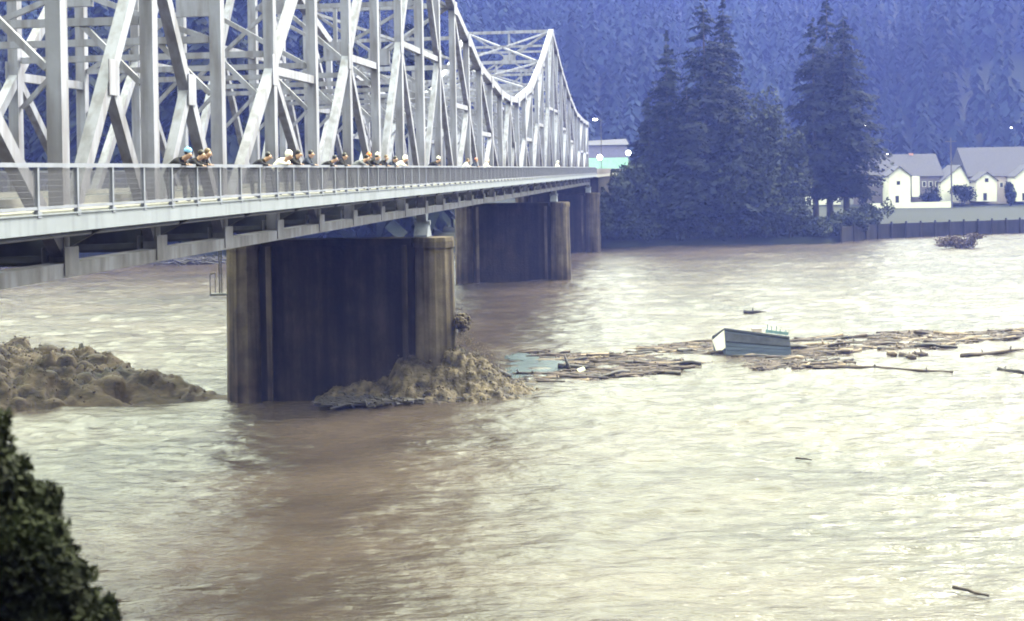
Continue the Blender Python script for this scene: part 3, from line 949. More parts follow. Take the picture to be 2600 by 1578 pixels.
# far forest on the hills: one mass
def forest():
    protos = []
    for q in range(7):
        r = np.random.default_rng(900 + q)
        n = 118
        u = np.sort(r.random(n) ** .85 * .95 + .02)[::-1]
        ang = r.random(n) * 6.283
        rad = (.135 * (1 - u) ** .85 + .004) * r.uniform(.5, 1.08, n) * (.75 + .5 * vnoise(ang + 9 * q, u * 7, q))
        ln = .020 + .036 * (1 - u) * r.uniform(.6, 1.3, n)
        wd = ln * r.uniform(.6, 1.1, n)
        C = np.stack([np.cos(ang) * rad, np.sin(ang) * rad, .06 + .92 * u], -1)
        out = np.stack([np.cos(ang), np.sin(ang), r.normal(-1.1, .3, n)], -1)
        tan = np.stack([-np.sin(ang), np.cos(ang), r.normal(0, .2, n)], -1)
        V = np.stack([C - out * ln[:, None], C + tan * wd[:, None], C + out * ln[:, None], C - tan * wd[:, None]], 1).reshape(-1, 3)
        V = np.concatenate([V, [(0, 0, 1.0), (-.012, 0, .88), (.012, .004, .88), (0, -.01, .86)]])
        Fc = np.arange(len(V)).reshape(-1, 4)
        protos.append((np.array(V), np.array(Fc)))
    pts = []
    Yv = 285.0
    while Yv < 960:
        st = 6.6 + (Yv - 285) * .008
        X = np.arange(-(.39 * Yv + 25), .40 * Yv + 25, st)
        X = X + NR.uniform(-.45, .45, len(X)) * st
        Yj = Yv + NR.uniform(-.45, .45, len(X)) * st
        dd = Yj - shore(X)
        w_l = 1 - sstep(-75, -20, X - (Yj - 300) * 0.02)
        foot = 45 * w_l + (1 - w_l) * (178 + (165 - 178) * sstep(90, 200, X))
        dens = np.where(dd > foot - 6, 1.0, 0.0)
        clear = ((X - 176) / 16) ** 2 + ((Yj - 500) / 34) ** 2 < 1
        ok = (NR.random(len(X)) < dens * .92) & ~clear
        z = terrain(X, Yj)
        for x, y, zz in zip(X[ok], Yj[ok], z[ok]): pts.append((x, y, zz))
        Yv += st
    for i in range(900):                       # trees on the added, unseen hill that blocks sky behind the camera
        x, y = NR.uniform(-240, 240), NR.uniform(-190, -24)
        pts.append((x, y, float(terrain(x, y))))
    near = []
    for yv in np.arange(4, 46, 4.2):
        for xv in np.arange(-150, -13, 4.2):
            x = xv + NR.uniform(-2, 2); y = float(shore(x)) + yv + NR.uniform(-2, 2)
            near.append((x, y, float(terrain(x, y))))
    def plant(name, pts, m, h0, h1):
        pts = np.array(pts)
        kind_ = NR.integers(0, len(protos), len(pts))
        Vs, Fs, nv = [], [], 0
        for q, (pv, pf) in enumerate(protos):
            S = pts[kind_ == q]
            m_ = len(S)
            hh = NR.uniform(h0, h1, m_) * (0.75 + .5 * vnoise(S[:, 0] / 40, S[:, 1] / 40, 77))
            th = NR.random(m_) * 6.28
            ww = hh * NR.uniform(.8, 1.25, m_)
            c, s_ = np.cos(th), np.sin(th)
            x = (pv[None, :, 0] * c[:, None] - pv[None, :, 1] * s_[:, None]) * ww[:, None] + S[:, 0, None]
            y = (pv[None, :, 0] * s_[:, None] + pv[None, :, 1] * c[:, None]) * ww[:, None] + S[:, 1, None]
            z = pv[None, :, 2] * hh[:, None] + S[:, 2, None] - 1
            Vs.append(np.stack([x, y, z], -1).reshape(-1, 3))
            Fs.append((pf[None] + (np.arange(m_) * len(pv))[:, None, None] + nv).reshape(-1, 4))
            nv += m_ * len(pv)
        return link(name, mesh_np(name, np.concatenate(Vs), np.concatenate(Fs), m))
    tag(plant('shore_forest', near, M['needles'], 26, 44), 'dark conifer wood crowding the far left shore behind the bridge', 'forest', kind='stuff')
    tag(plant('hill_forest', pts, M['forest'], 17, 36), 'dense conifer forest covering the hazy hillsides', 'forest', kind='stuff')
    return len(pts)
print('forest trees', forest())

# ------------------------------------------------------------------ far bank buildings
def at(px, py, Y): return P(px, py, Y)
def gable_front(parent, x0, x1, xp, yp, ye, yb, Y, depth, m, window=None, door=None):
    """gabled wing facing the camera; pixel outline placed at distance Y with real depth"""
    pts = [at(x0, yb, Y), at(x1, yb, Y), at(x1, ye, Y), at(xp, yp, Y), at(x0, ye, Y)]
    dv = Vector((0.1, depth, 0))
    w = MB().prism(pts, dv).build('gable_wing', m, parent)
    rf = MB()
    for a, b in ((4, 3), (3, 2)):
        p0, p1_ = pts[a], pts[b]
        e = (p1_ - p0).normalized() * .45
        q0 = p0 - (e if a == 4 else Vector((0, 0, 0))); q1 = p1_ + (e if a == 3 else Vector((0, 0, 0)))
        n = Vector((0, 0, .16))
        f = Vector((0, -.45, 0))
        rf.hexa([q0 + f, q1 + f, q1 + dv, q0 + dv, q0 + f + n, q1 + f + n, q1 + dv + n, q0 + dv + n])
    rf.build('wing_roof', M['roofgrey'], parent)
    for spec, nm in ((window, 'window'), (door, 'door')):
        if not spec: continue
        px, py, wpx, hpx = spec
        a, b_ = at(px - wpx / 2, py + hpx / 2, Y), at(px + wpx / 2, py - hpx / 2, Y)
        fr = MB().box(a.x - .08, b_.x + .08, Y - .06, Y + .02, a.z - .08, b_.z + .08).build(nm, M['white'] if m is not M['white'] else M['pinkwall'], parent)
        MB().box(a.x, b_.x, Y - .09, Y - .05, a.z, b_.z).build('pane' if nm == 'window' else 'door_leaf', M['glass'], fr)
def main_block(parent, x0, x1, y_ridge, y_eave, yb, Y, depth, mwall):
    a, b_ = at(x0, yb, Y), at(x1, yb, Y)
    ze = at((x0 + x1) / 2, y_eave, Y).z
    zr = at((x0 + x1) / 2, y_ridge, Y + depth / 2).z
    zb = min(a.z, b_.z) - .5
    MB().box(a.x, b_.x, Y, Y + depth, zb, ze).build('wall', mwall, parent)
    rf = MB().prism([(a.x - .5, Y - .5, ze + .02), (a.x - .5, Y + depth + .5, ze + .02), (a.x - .5, Y + depth / 2, zr)], (b_.x - a.x + 1.0, 0, 0))
    rf.build('roof', M['roofgrey'], parent)
    return a, b_, ze, zr, zb
def windows(parent, x0, x1, y, n, Y, w=.9, h=1.3):
    for i in range(n):
        c = at(x0 + (x1 - x0) * (i + .5) / n, y, Y)
        f = MB().box(c.x - w / 2, c.x + w / 2, Y - .08, Y + .02, c.z - h / 2, c.z + h / 2).build('window', M['white'], parent)
        MB().box(c.x - w / 2 + .1, c.x + w / 2 - .1, Y - .11, Y - .07, c.z - h / 2 + .1, c.z + h / 2 - .1).build('pane', M['glass'], f)

YA = 338.0
hA = empty('row_house', at(2300, 526, YA))
tag(hA, 'long grey-roofed house with a white gabled wing behind the white wall', 'house', 'white gabled houses on the far bank')
hB = empty('row_house', at(2540, 512, YA + 4))
tag(hB, 'grey-roofed house with white gables at the right edge beside the pole', 'house', 'white gabled houses on the far bank')
hC = empty('white_cottage', at(2080, 518, 345))
tag(hC, 'white cottage glimpsed between the trunks of the right-hand firs', 'house', 'white gabled houses on the far bank')
bpy.context.view_layer.update()
kids0 = set(bpy.data.objects)
main_block(hA, 2198, 2392, 392, 449, 524, YA, 12, M['greywall'])
windows(hA, 2205, 2252, 466, 3, YA)
windows(hA, 2338, 2388, 468, 3, YA)
gable_front(hA, 2257, 2312, 2283, 424, 446, 530, YA - 6, 5.9, M['white'], (2281, 465, 8, 9), (2278, 509, 8, 22))
MB().box(*(lambda a, b: (a.x, b.x, YA - 5.5, YA - .1, b.z, a.z))(at(2313, 449, YA - 5), at(2334, 500, YA - 5))).build('porch', M['white'], hA)
gable_front(hA, 2390, 2462, 2438, 421, 462, 512, YA - 3, 10, M['white'])
for cx_ in (2313,):
    c = at(cx_, 398, YA + 6)
    MB().box(c.x - .45, c.x + .45, YA + 5.6, YA + 6.4, c.z - 3, c.z + .8).build('chimney', M['brick'], hA)
main_block(hB, 2462, 2700, 373, 447, 512, YA + 4, 15, M['pinkwall'])
gable_front(hB, 2479, 2531, 2505, 438, 458, 512, YA - 2, 5.9, M['white'], (2505, 458, 8, 9), (2501, 500, 8, 18))
windows(hB, 2535, 2565, 470, 2, YA + 4)
gable_front(hB, 2578, 2650, 2612, 420, 448, 512, YA - 2, 5.9, M['white'], (2612, 458, 9, 10), (2600, 500, 8, 18))
main_block(hC, 2030, 2135, 428, 452, 515, 345, 8, M['white'])
windows(hC, 2040, 2130, 480, 4, 345)
for o in set(bpy.data.objects) - kids0:
    if o.parent in (hA, hB, hC): o.matrix_parent_inverse = o.parent.matrix_world.inverted()

# white garden wall
wl_ = empty('garden_wall', at(2300, 528, 330))
tag(wl_, 'low white garden wall along the top of the bank below the houses', 'wall')
bpy.context.view_layer.update()
for i in range(9):
    xa, xb_ = 2198 + i * 24.5, 2198 + (i + 1) * 24.5
    def yy2(x): return 529 - (x - 2198) * .025
    a, b_ = at(xa, yy2(xa), 329), at(xb_, yy2(xb_), 329)
    o = MB().box(a.x + .01, b_.x - .01, 328.8, 329.1, min(a.z, b_.z) - .9, min(a.z, b_.z) + 1.05).build('wall_panel', M['white'], wl_)
    o.matrix_parent_inverse = wl_.matrix_world.inverted()

# timber wharf wall along the right-hand shore
wh = empty('timber_wharf', (90, 273, 0))
tag(wh, 'dark timber wharf wall along the waterline below the houses', 'wharf')
bpy.context.view_layer.update()
X = 59.0
while X < 130:
    y0, y1 = float(shore(X)) - .6, float(shore(X + 2.95)) - .6
    mb = MB().hexa([(X, y0, -1), (X + 2.95, y1, -1), (X + 2.95, y1 + .5, -1), (X, y0 + .5, -1), (X, y0, 2.8), (X + 2.95, y1, 2.8), (X + 2.95, y1 + .5, 2.8), (X, y0 + .5, 2.8)])
    o = mb.build('wharf_panel', M['wharf'], wh); o.matrix_parent_inverse = wh.matrix_world.inverted()
    o = MB().tube([(X, y0 - .2, -1), (X, y0 - .2, 3.2)], .2, 7).build('pile', M['wharf'], wh); o.matrix_parent_inverse = wh.matrix_world.inverted()
    X += 3.0

# garden bushes by the houses
for i, (px, py, hw, hh, lab) in enumerate([(2368, 508, 30, 30, 'rounded dark bush behind the white wall left of the pole'), (2448, 507, 30, 36, 'rounded dark bush right of the pole'),
                                           (2568, 512, 14, 44, 'dark upright bush between the two right-hand gables'), (2196, 520, 12, 60, 'dark upright bush at the left end of the white wall')]):
    c = at(px, py, 331)
    leafy('garden_bush', (c.x, 332, c.z - 1), hw / 10.9, 1.6, (hh + 12) / 10.9, 1600, .28, 820 + i, M['needles'], lab, 'bush', 'garden bushes by the far houses')

# utility pole
a, b_ = at(2417, 525, 326), at(2408, 350, 326)
up = empty('utility_pole', a)
tag(up, 'dark wooden utility pole standing before the white houses', 'pole')
H = b_.z - a.z
MB().tube([(0, 0, -1), (0, 0, H)], [.2, .13], 8).build('shaft', M['pole'], up)
MB().box(-1.3, 1.3, -.08, .08, H - 1.0, H - .82).build('crossarm', M['pole'], up)
for x in (-1.1, -.5, .5, 1.1):
    MB().tube([(x, 0, H - .82), (x, 0, H - .6)], .06, 6).build('insulator', M['glass'], up)

# lights on the far bank: street lamps and lit porch lamps
def street_lamp(px, py, Y, label, arm=1.2, group='lit street lamps on the far bank', r=.22, zg=None):
    c = at(px, py, Y)
    zg = float(terrain(c.x, Y)) if zg is None else zg
    e = empty('street_lamp', (c.x + arm, Y, zg))
    tag(e, label, 'street lamp', group)
    h = c.z - zg
    MB().tube([(0, 0, -.3), (0, 0, h - .2), (-arm * .4, 0, h + .25), (-arm, 0, h + .2)], [.1, .07, .05, .04], 7).build('lamp_post', M['pole'], e)
    MB().sphere((-arm, 0, h), r, 10, 6, (1.5, 1, .6)).build('lamp_head', M['lamp'], e, True)
street_lamp(1511, 304, 300, 'lit street lamp high above the far end of the bridge', r=.32)
street_lamp(2255, 392, 350, 'lit street lamp above the ridge of the long grey roof', r=.25)
street_lamp(2160, 389, 348, 'lit street lamp just right of the right-hand fir trunks', r=.25)
street_lamp(2195, 319, 420, 'small lit street lamp up the slope right of the firs', r=.28)
street_lamp(2036, 428, 345, 'small lit street lamp left of the right-hand fir trunks', r=.25)
street_lamp(2568, 325, 460, 'distant lit street lamp at the foot of the dark right-hand hill', r=.25)

# globe lamps and car at the bridge's far end
def globe(px, py, Y, zg, label):
    c = at(px, py, Y)
    e = empty('globe_lamp', (c.x, Y, zg))
    tag(e, label, 'globe lamp', 'white globe lamps at the far bridge end')
    MB().tube([(0, 0, 0), (0, 0, c.z - zg - .3)], .06, 7).build('lamp_post', M['rail'], e)
    MB().sphere((0, 0, c.z - zg), .46, 12, 8).build('lamp_globe', M['lamp'], e, True)
globe(1523, 400, 252, 13.2, 'white globe lamp on a short post at the far end of the railing')
globe(1595, 389, 268, float(terrain(22, 268)), 'white globe lamp at the edge of the firs beside the teal roof')

# teal-roofed building and mauve building at the far bridge end
tb_ = empty('teal_roofed_station', at(1545, 440, 330))
tag(tb_, 'low building with a pale teal roof beyond the bridge end', 'building')
bpy.context.view_layer.update()
kk0 = set(bpy.data.objects)
a, b_ = at(1470, 432, 330), at(1608, 400, 330)
MB().box(a.x, b_.x - 1, 330.6, 338, 4, a.z + .1).build('wall', M['white'], tb_)
MB().prism([(a.x - .5, 330, a.z + .12), (b_.x + .5, 330, a.z + .12), (b_.x - 1.2, 331.5, b_.z), (a.x + 1.2, 331.5, b_.z)], (0, 6.5, 0)).build('roof', M['teal'], tb_)
windows(tb_, 1480, 1600, 442, 6, 330.6)
for o in set(bpy.data.objects) - kk0: 
    if o.parent is tb_: o.matrix_parent_inverse = tb_.matrix_world.inverted()
mbld = empty('mauve_warehouse', at(1540, 400, 360))
tag(mbld, 'mauve low-pitched warehouse behind the teal-roofed building', 'building')
bpy.context.view_layer.update()
kk0 = set(bpy.data.objects)
a, b_ = at(1460, 396, 362), at(1592, 368, 362)
MB().box(a.x, b_.x, 362, 380, 5, b_.z).build('wall', M['purplewall'], mbld)
MB().prism([(a.x - .5, 361.5, b_.z + .02), (b_.x + .5, 361.5, b_.z + .02), (b_.x + .5, 371, b_.z + 1.7), (a.x - .5, 371, b_.z + 1.2)], (0, 9, 0)).build('roof', M['roofgrey'], mbld)
for o in set(bpy.data.objects) - kk0:
    if o.parent is mbld: o.matrix_parent_inverse = mbld.matrix_world.inverted()

def car(loc, rz, label):
    e = empty('parked_car', loc, rz)
    tag(e, label, 'car')
    prof = [(-2.2, .3), (2.2, .3), (2.25, .62), (2.1, .82), (1.0, .92), (.45, 1.38), (-.95, 1.40), (-1.6, .98), (-2.2, .92)]
    MB().prism([(x, -.85, z) for x, z in prof], (0, 1.7, 0)).build('body', M['carpaint'], e)
    MB().prism([(x, -.87, z) for x, z in ((.85, .95), (.42, 1.31), (-.9, 1.33), (-1.4, .98))], (0, 1.74, 0)).build('side_window', M['glass'], e)
    for x in (-1.4, 1.4):
        for y in (-.8, .8):
            w_ = MB().tube([(x, y - .1, .32), (x, y + .1, .32)], .32, 12).build('wheel', M['tyre'], e)
            MB().tube([(x, y - .11, .32), (x, y + .11, .32)], .17, 8).build('rim', M['rail'], w_)
    for y in (-.6, .6):
        MB().box(2.22, 2.28, y - .16, y + .16, .6, .76).build('headlight', M['white'], e)
car(B(KE * PL + 12, 1.6, 13.2), math.atan2(U.y, U.x) + math.pi, 'cream-white car stopped at the far end of the bridge')

# ------------------------------------------------------------------ driftwood
def log_mesh(name, L_, r0, r1, bend, seed, m, stubs=2):
    rr = random.Random(seed)
    n = 6
    pts, rad = [], []
    for i in range(n):
        f = i / (n - 1)
        pts.append((L_ * (f - .5), bend * math.sin(f * 3.1) + rr.gauss(0, r0 * .25), rr.gauss(0, r0 * .2)))
        rad.append((r0 + (r1 - r0) * f) * rr.uniform(.85, 1.15))
    mb = MB().tube(pts, rad, 7)
    for i in range(stubs):
        j = rr.randrange(1, n - 1)
        p = Vector(pts[j]); th = rr.uniform(0, 3.14)
        mb.tube([p, p + Vector((rr.uniform(-.2, .2), math.cos(th), math.sin(th))) * r0 * rr.uniform(1.2, 2.0)], [r0 * .4, r0 * .2], 5)
    return mb.mesh(name, m, True)
LOGS = []
for i in range(12):
    rr = random.Random(i)
    m = M['log'] if i % 4 else M['logpale']
    if i % 6 == 5: m = M['logdark']
    LOGS.append(log_mesh('drift_log', rr.uniform(1.2, 4.4), rr.uniform(.08, .19), rr.uniform(.04, .10), rr.uniform(-.12, .12), i, m))
PLANK = [MB().box(-L_ / 2, L_ / 2, -.14, .14, -.03, .03).mesh('drift_plank', M['logpale'] if q else M['log']) for q, L_ in enumerate((1.8, 2.6))]
def inpoly(x, y, poly):
    c = False
    j = len(poly) - 1
    for i in range(len(poly)):
        xi, yi = poly[i]; xj, yj = poly[j]
        if (yi > y) != (yj > y) and x < (xj - xi) * (y - yi) / (yj - yi) + xi: c = not c
        j = i
    return c
RAFTS = [
    ([(1335, 893), (1420, 905), (1500, 900), (1620, 905), (1700, 915), (1775, 930), (1700, 948), (1600, 960), (1530, 962), (1455, 950), (1440, 925), (1380, 915)], 62,
     'raft between foam heap and floating shed', 'drift logs between the pier and the shed', ''),
    ([(1300, 975), (1360, 955), (1460, 945), (1540, 955), (1500, 975), (1400, 982), (1310, 983)], 22,
     'narrow raft below the slick water', 'drift logs at the raft edge by the pier', ''),
    ([(1600, 898), (1640, 885), (1740, 874), (1815, 868), (1845, 880), (1850, 906), (1760, 906), (1640, 912)], 42,
     'raft against the floating shed\'s white end', 'drift logs left of the shed', ''),
    ([(1995, 868), (2080, 860), (2180, 858), (2320, 843), (2420, 850), (2610, 838), (2610, 862), (2480, 870), (2380, 888), (2200, 893), (2060, 908), (1990, 905)], 92,
     'long raft trailing right of the shed', 'drift logs right of the shed', ''),
    ([(1888, 912), (1960, 910), (2080, 912), (2140, 932), (2100, 938), (1960, 942), (1890, 938)], 34,
     'small raft before the floating shed', 'drift logs in front of the shed', ''),
]
def mat_sheet(poly, seed):
    ws = [Wt(*p) for p in poly]
    x0, x1 = min(w.x for w in ws), max(w.x for w in ws)
    y0, y1 = min(w.y for w in ws), max(w.y for w in ws)
    GX, GY = np.meshgrid(np.arange(x0, x1, .16), np.arange(y0, y1, .2))
    wp = [(w.x, w.y) for w in ws]
    jx, jy = 1.2 * fbm(GX / 1.5, GY / 1.5, seed, 3), 1.2 * fbm(GX / 1.5, GY / 1.5, seed + 9, 3)
    ins = np.array([[inpoly(a + e, b + f, wp) for a, b, e, f in zip(*rw)] for rw in zip(GX, GY, jx, jy)])
    h = np.where(ins, .10 + .22 * fbm(GX / .8, GY / .45, seed + 3, 4, .65), -.6)
    return grid_mesh('debris_mat', GX, GY, h, M['log'], False)
for q, rf in enumerate(RAFTS):
    tag(link('debris_mat', mat_sheet(rf[0], 400 + q)), 'soaked mat of bark and twigs in the ' + rf[2], 'debris', 'debris mats between the drift logs', 'stuff')
slp = [(1305, 900), (1400, 908), (1452, 926), (1446, 948), (1380, 960), (1320, 976), (1262, 976), (1296, 940)]
so = link('slick_water', mat_sheet(slp, 480).copy())
so.data.materials.clear(); so.data.materials.append(M['slick'])
n_ = len(so.data.vertices); co = np.empty(n_ * 3, np.float32); so.data.vertices.foreach_get('co', co)
co = co.reshape(-1, 3); co[:, 2] = np.where(co[:, 2] < -.4, -.35, .17 + .1 * (co[:, 2] - .1)); so.data.vertices.foreach_set('co', co.ravel()); so.data.update()
so.data.polygons.foreach_set('use_smooth', np.ones(len(so.data.polygons), dtype=bool))
tag(so, kind='structure')
bits = MB()
for poly, n, lab, grp, _ in RAFTS:
    xs_ = [p[0] for p in poly]; ys_ = [p[1] for p in poly]
    c = 0
    while c < n:
        px, py = R.uniform(min(xs_), max(xs_)), R.uniform(min(ys_), max(ys_))
        if not inpoly(px, py, poly): continue
        w = Wt(px, py)
        pl = R.random() < .14
        o = link('drift_plank' if pl else 'drift_log', R.choice(PLANK) if pl else R.choice(LOGS))
        o.location = (w.x, w.y, R.uniform(.03, .22))
        o.rotation_euler = (R.uniform(0, 6), R.gauss(0, .06), R.gauss(.08, .22) + (math.pi if R.random() < .5 else 0))
        if pl: o.rotation_euler.x = R.gauss(0, .2)
        s_ = R.uniform(.7, 1.15)
        o.scale = (s_, s_, s_)
        tone = 'pale' if o.data.materials[0] in (M['logpale'],) else 'dark' if o.data.materials[0] is M['logdark'] else 'brown'
        ln_ = o.dimensions.x * 1.0
        size = 'long' if ln_ > 3.2 else 'short' if ln_ < 2.0 else 'middling'
        f_ = (px - min(xs_)) / (max(xs_) - min(xs_))
        where = 'left end' if f_ < .25 else 'left half' if f_ < .5 else 'right half' if f_ < .75 else 'right end'
        what = 'loose sawn plank' if pl else f'{size} {tone} drift log'
        tag(o, f'{what}, {where} of the {lab}', 'plank' if pl else 'log', grp if not pl else grp.replace('logs', 'planks'))
        c += 1
    k = 0
    while k < n * 34:
        px, py = R.uniform(min(xs_), max(xs_)), R.uniform(min(ys_) - 2, max(ys_) + 2)
        if not inpoly(px, py, poly): continue
        w = Wt(px, py)
        L_ = R.uniform(.25, 1.1); th = R.gauss(.1, .45)
        dv = Vector((math.cos(th), math.sin(th), R.gauss(0, .08))) * L_ / 2
        z = Vector((0, 0, R.uniform(.0, .16)))
        bits.tube([w + z - dv, w + z + dv], R.uniform(.03, .09), 5)
        k += 1
tag(bits.build('driftwood_litter', M['log']), 'countless small sticks and bark between the drift logs', 'driftwood', kind='stuff')
bits = MB()
for k in range(1500):
    px = R.uniform(820, 1300)
    py = 1044 - (px - 840) * .045 + R.gauss(0, 4.0)
    w = Wt(px, py); L_ = R.uniform(.3, 1.5); th = R.gauss(-.1, .5)
    dv = Vector((math.cos(th), math.sin(th), R.gauss(0, .1))) * L_ / 2
    bits.tube([w + Vector((0, 0, R.uniform(.35, .7))) - dv, w + Vector((0, 0, .5)) + dv], R.uniform(.03, .09), 5)
for k in range(500):
    px = R.uniform(340, 575)
    w = Wt(px, 668 + R.gauss(0, 2.5)); L_ = R.uniform(.5, 3); th = R.gauss(0, .7)
    dv = Vector((math.cos(th), math.sin(th), R.gauss(0, .15))) * L_ / 2
    z = Vector((0, 0, R.uniform(.1, .8)))
    bits.tube([w + z - dv, w + z + dv], R.uniform(.06, .2), 5)
tag(bits.build('driftwood_litter', M['logdark']), 'dark sticks and bark stranded along the foot of the foam and the far left shore', 'driftwood', kind='stuff')

def single_log(px0, py0, px1, py1, r0, r1, m, label, z=.1, stubs=3):
    a, b_ = Wt(px0, py0), Wt(px1, py1)
    L_ = (b_ - a).length
    o = link('drift_log', log_mesh('drift_log', L_, r0, r1, 0.05 * L_, int(px0), m, stubs))
    o.location = (a + b_) / 2 + Vector((0, 0, z))
    o.rotation_euler.z = math.atan2(b_.y - a.y, b_.x - a.x)
    tag(o, label, 'log')
    return o
o = single_log(1188, 962, 1296, 986, .3, .12, M['logdark'], 'thick dark trunk jutting from the foam beside the pier', .8)
single_log(820, 1005, 935, 1015, .25, .2, M['logdark'], 'dark log pinned under the face of the nearest pier', .8)
single_log(862, 1026, 912, 1030, .22, .15, M['logdark'], 'short reddish-dark log floating just before the foot of the nearest pier', .6)
single_log(1888, 795, 1946, 796, .22, .12, M['logdark'], 'lone dark log adrift beyond the floating shed', .12)
single_log(2535, 943, 2600, 951, .2, .1, M['logdark'], 'lone dark log adrift at the right edge', .1)
single_log(2090, 936, 2420, 946, .15, .07, M['log'], 'long thin pole floating in front of the long raft', .08, 5)
single_log(2440, 908, 2600, 892, .2, .12, M['log'], 'long log floating below the right end of the raft', .1)
single_log(2252, 902, 2275, 904, .2, .2, M['logpale'], 'short rusty-brown log in the gap between the two right-hand rafts', .1, 0)
single_log(2288, 905, 2322, 915, .25, .2, M['log'], 'stubby grey log in the gap between the two right-hand rafts', .1)
single_log(2325, 902, 2352, 906, .2, .2, M['log'], 'short brown log right of the stubby grey one in the raft gap', .1)
single_log(30, 1185, 230, 1190, .13, .1, M['logdark'], 'long dark log drifting before the near shrub', .02, 0)
single_log(2020, 1166, 2060, 1170, .05, .03, M['log'], 'small twig adrift in the open water below the rafts', .05, 1)
single_log(2420, 1495, 2510, 1517, .06, .04, M['log'], 'thin twig adrift in the lower right corner', .04, 1)
single_log(1110, 1538, 1170, 1556, .05, .03, M['log'], 'thin twig adrift at the bottom edge', .04, 1)
# upright snag in the raft
w = Wt(1455, 948)
sn = empty('tree_snag', w)
tag(sn, 'forked dark tree snag sticking up out of the raft beside the blue slick', 'snag')
MB().tube([(-.1, 0, -.2), (-.35, 0, .55), (-.55, .05, 1.2)], [.16, .13, .07], 7).build('trunk', M['logdark'], sn, True)
for q, (x, z, dx_, dz) in enumerate(((0, .1, -.9, .5), (.1, .1, .9, .35), (.3, .15, 1.6, .3))):
    MB().tube([(x, 0, z), (x + dx_ * .5, .1, z + dz * .9), (x + dx_, .1, z + dz * .4)], [.11, .08, .04], 6).build('branch', M['logdark'], sn, True)
# pale stump
w = Wt(1478, 951)
st = MB().tube([w + Vector((-.25, 0, .1)), w + Vector((.2, .1, .3))], [.28, .22], 9).build('sawn_stump', M['white'])
tag(st, 'pale sawn log end lying beside the forked snag', 'stump')

# ------------------------------------------------------------------ floating shed
YS = 104.4
def S(px, py, dy=0.0):
    p = P(px, py, YS); return p + Vector((dy * .12, dy, 0))
sh = empty('floating_shed', Wt(1920, 905))
tag(sh, 'grey-blue boarded shed floating tilted in the driftwood with a white end', 'shed')
bpy.context.view_layer.update()
sk = []
def spart(name, mb, m, parent=None):
    o = link(name, mb.mesh(name, m), parent or sh)
    if parent is None: o.matrix_parent_inverse = sh.matrix_world.inverted()
    return o
tl, tr, br_, bl = S(1839, 836), S(2004, 858), S(2011, 912), S(1844, 912)
back = Vector((-.55, 2.4, 0))
mb = MB().hexa([bl, br_, br_ + back, bl + back, tl, tr, tr + back - Vector((0, 0, 1.0)), tl + back - Vector((0, 0, 1.0))])
spart('wall', mb, M['shedwall'])
# horizontal boards, each proud of the wall
for i in range(7):
    f0, f1 = i / 7 + .012, (i + 1) / 7 - .012
    a0_, a1_ = bl.lerp(tl, f0), bl.lerp(tl, f1)
    b0_, b1_ = br_.lerp(tr, f0), br_.lerp(tr, f1)
    f = Vector((0, -.03 - .012 * (i % 2), 0))
    spart('board', MB().hexa([a0_ + f, b0_ + f, b0_ + Vector((0, -.002, 0)), a0_ + Vector((0, -.002, 0)), a1_ + f, b1_ + f, b1_ + Vector((0, -.002, 0)), a1_ + Vector((0, -.002, 0))]), M['shedwall'])
# dark band painted as the shadow under the eave, then the roof
ea, eb = bl.lerp(tl, .60), br_.lerp(tr, .60)
ec, ed = bl.lerp(tl, .90), br_.lerp(tr, .90)
f = Vector((0, -.10, 0)); g = Vector((0, -.05, 0))
spart('eave_shadow', MB().hexa([ea + f, eb + f, eb + g, ea + g, ec + f, ed + f, ed + g, ec + g]), M['sheddark'])
up_ = Vector((0, 0, .14)); fr = Vector((0, -.12, -.04))
spart('roof', MB().hexa([tl + fr, tr + fr, tr + back * 1.05 - Vector((0, 0, .98)), tl + back * 1.05 - Vector((0, 0, .98)), tl + fr + up_, tr + fr + up_, tr + back * 1.05 + up_ - Vector((0, 0, .98)), tl + back * 1.05 + up_ - Vector((0, 0, .98))]), M['sheddark'])
# white end, a leaning kite-shaped gable
hgt = Vector((0, 0, (tl - bl).z))
kite = [bl + back * b_k + hgt * z_k + Vector((-.02, 0, 0)) for b_k, z_k in ((0, .97), (1.0, .50), (.62, .10), (0, .36))]
spart('white_end', MB().prism(kite, Vector((-.10, -.02, 0))), M['whitecoat'])
c = S(1922, 846, .5)
spart('chimney', MB().box(c.x - .35, c.x + .32, c.y - .3, c.y + .3, c.z - .15, c.z + .32), M['pinkwall'])
for i in range(5):
    c = S(1948 + i * 12, 848 + i * 1.3, .5)
    spart('stake', MB().beam(c - Vector((0, 0, .2)), c + Vector((R.uniform(-.1, .1), 0, R.uniform(.3, .65))), .06, .06), M['tealwood'])
c0, c1 = S(1945, 843, .5), S(2003, 850, .5)
spart('stake_rail', MB().beam(c0, c1, .05, .22, (0, 1, 0)), M['tealwood'])

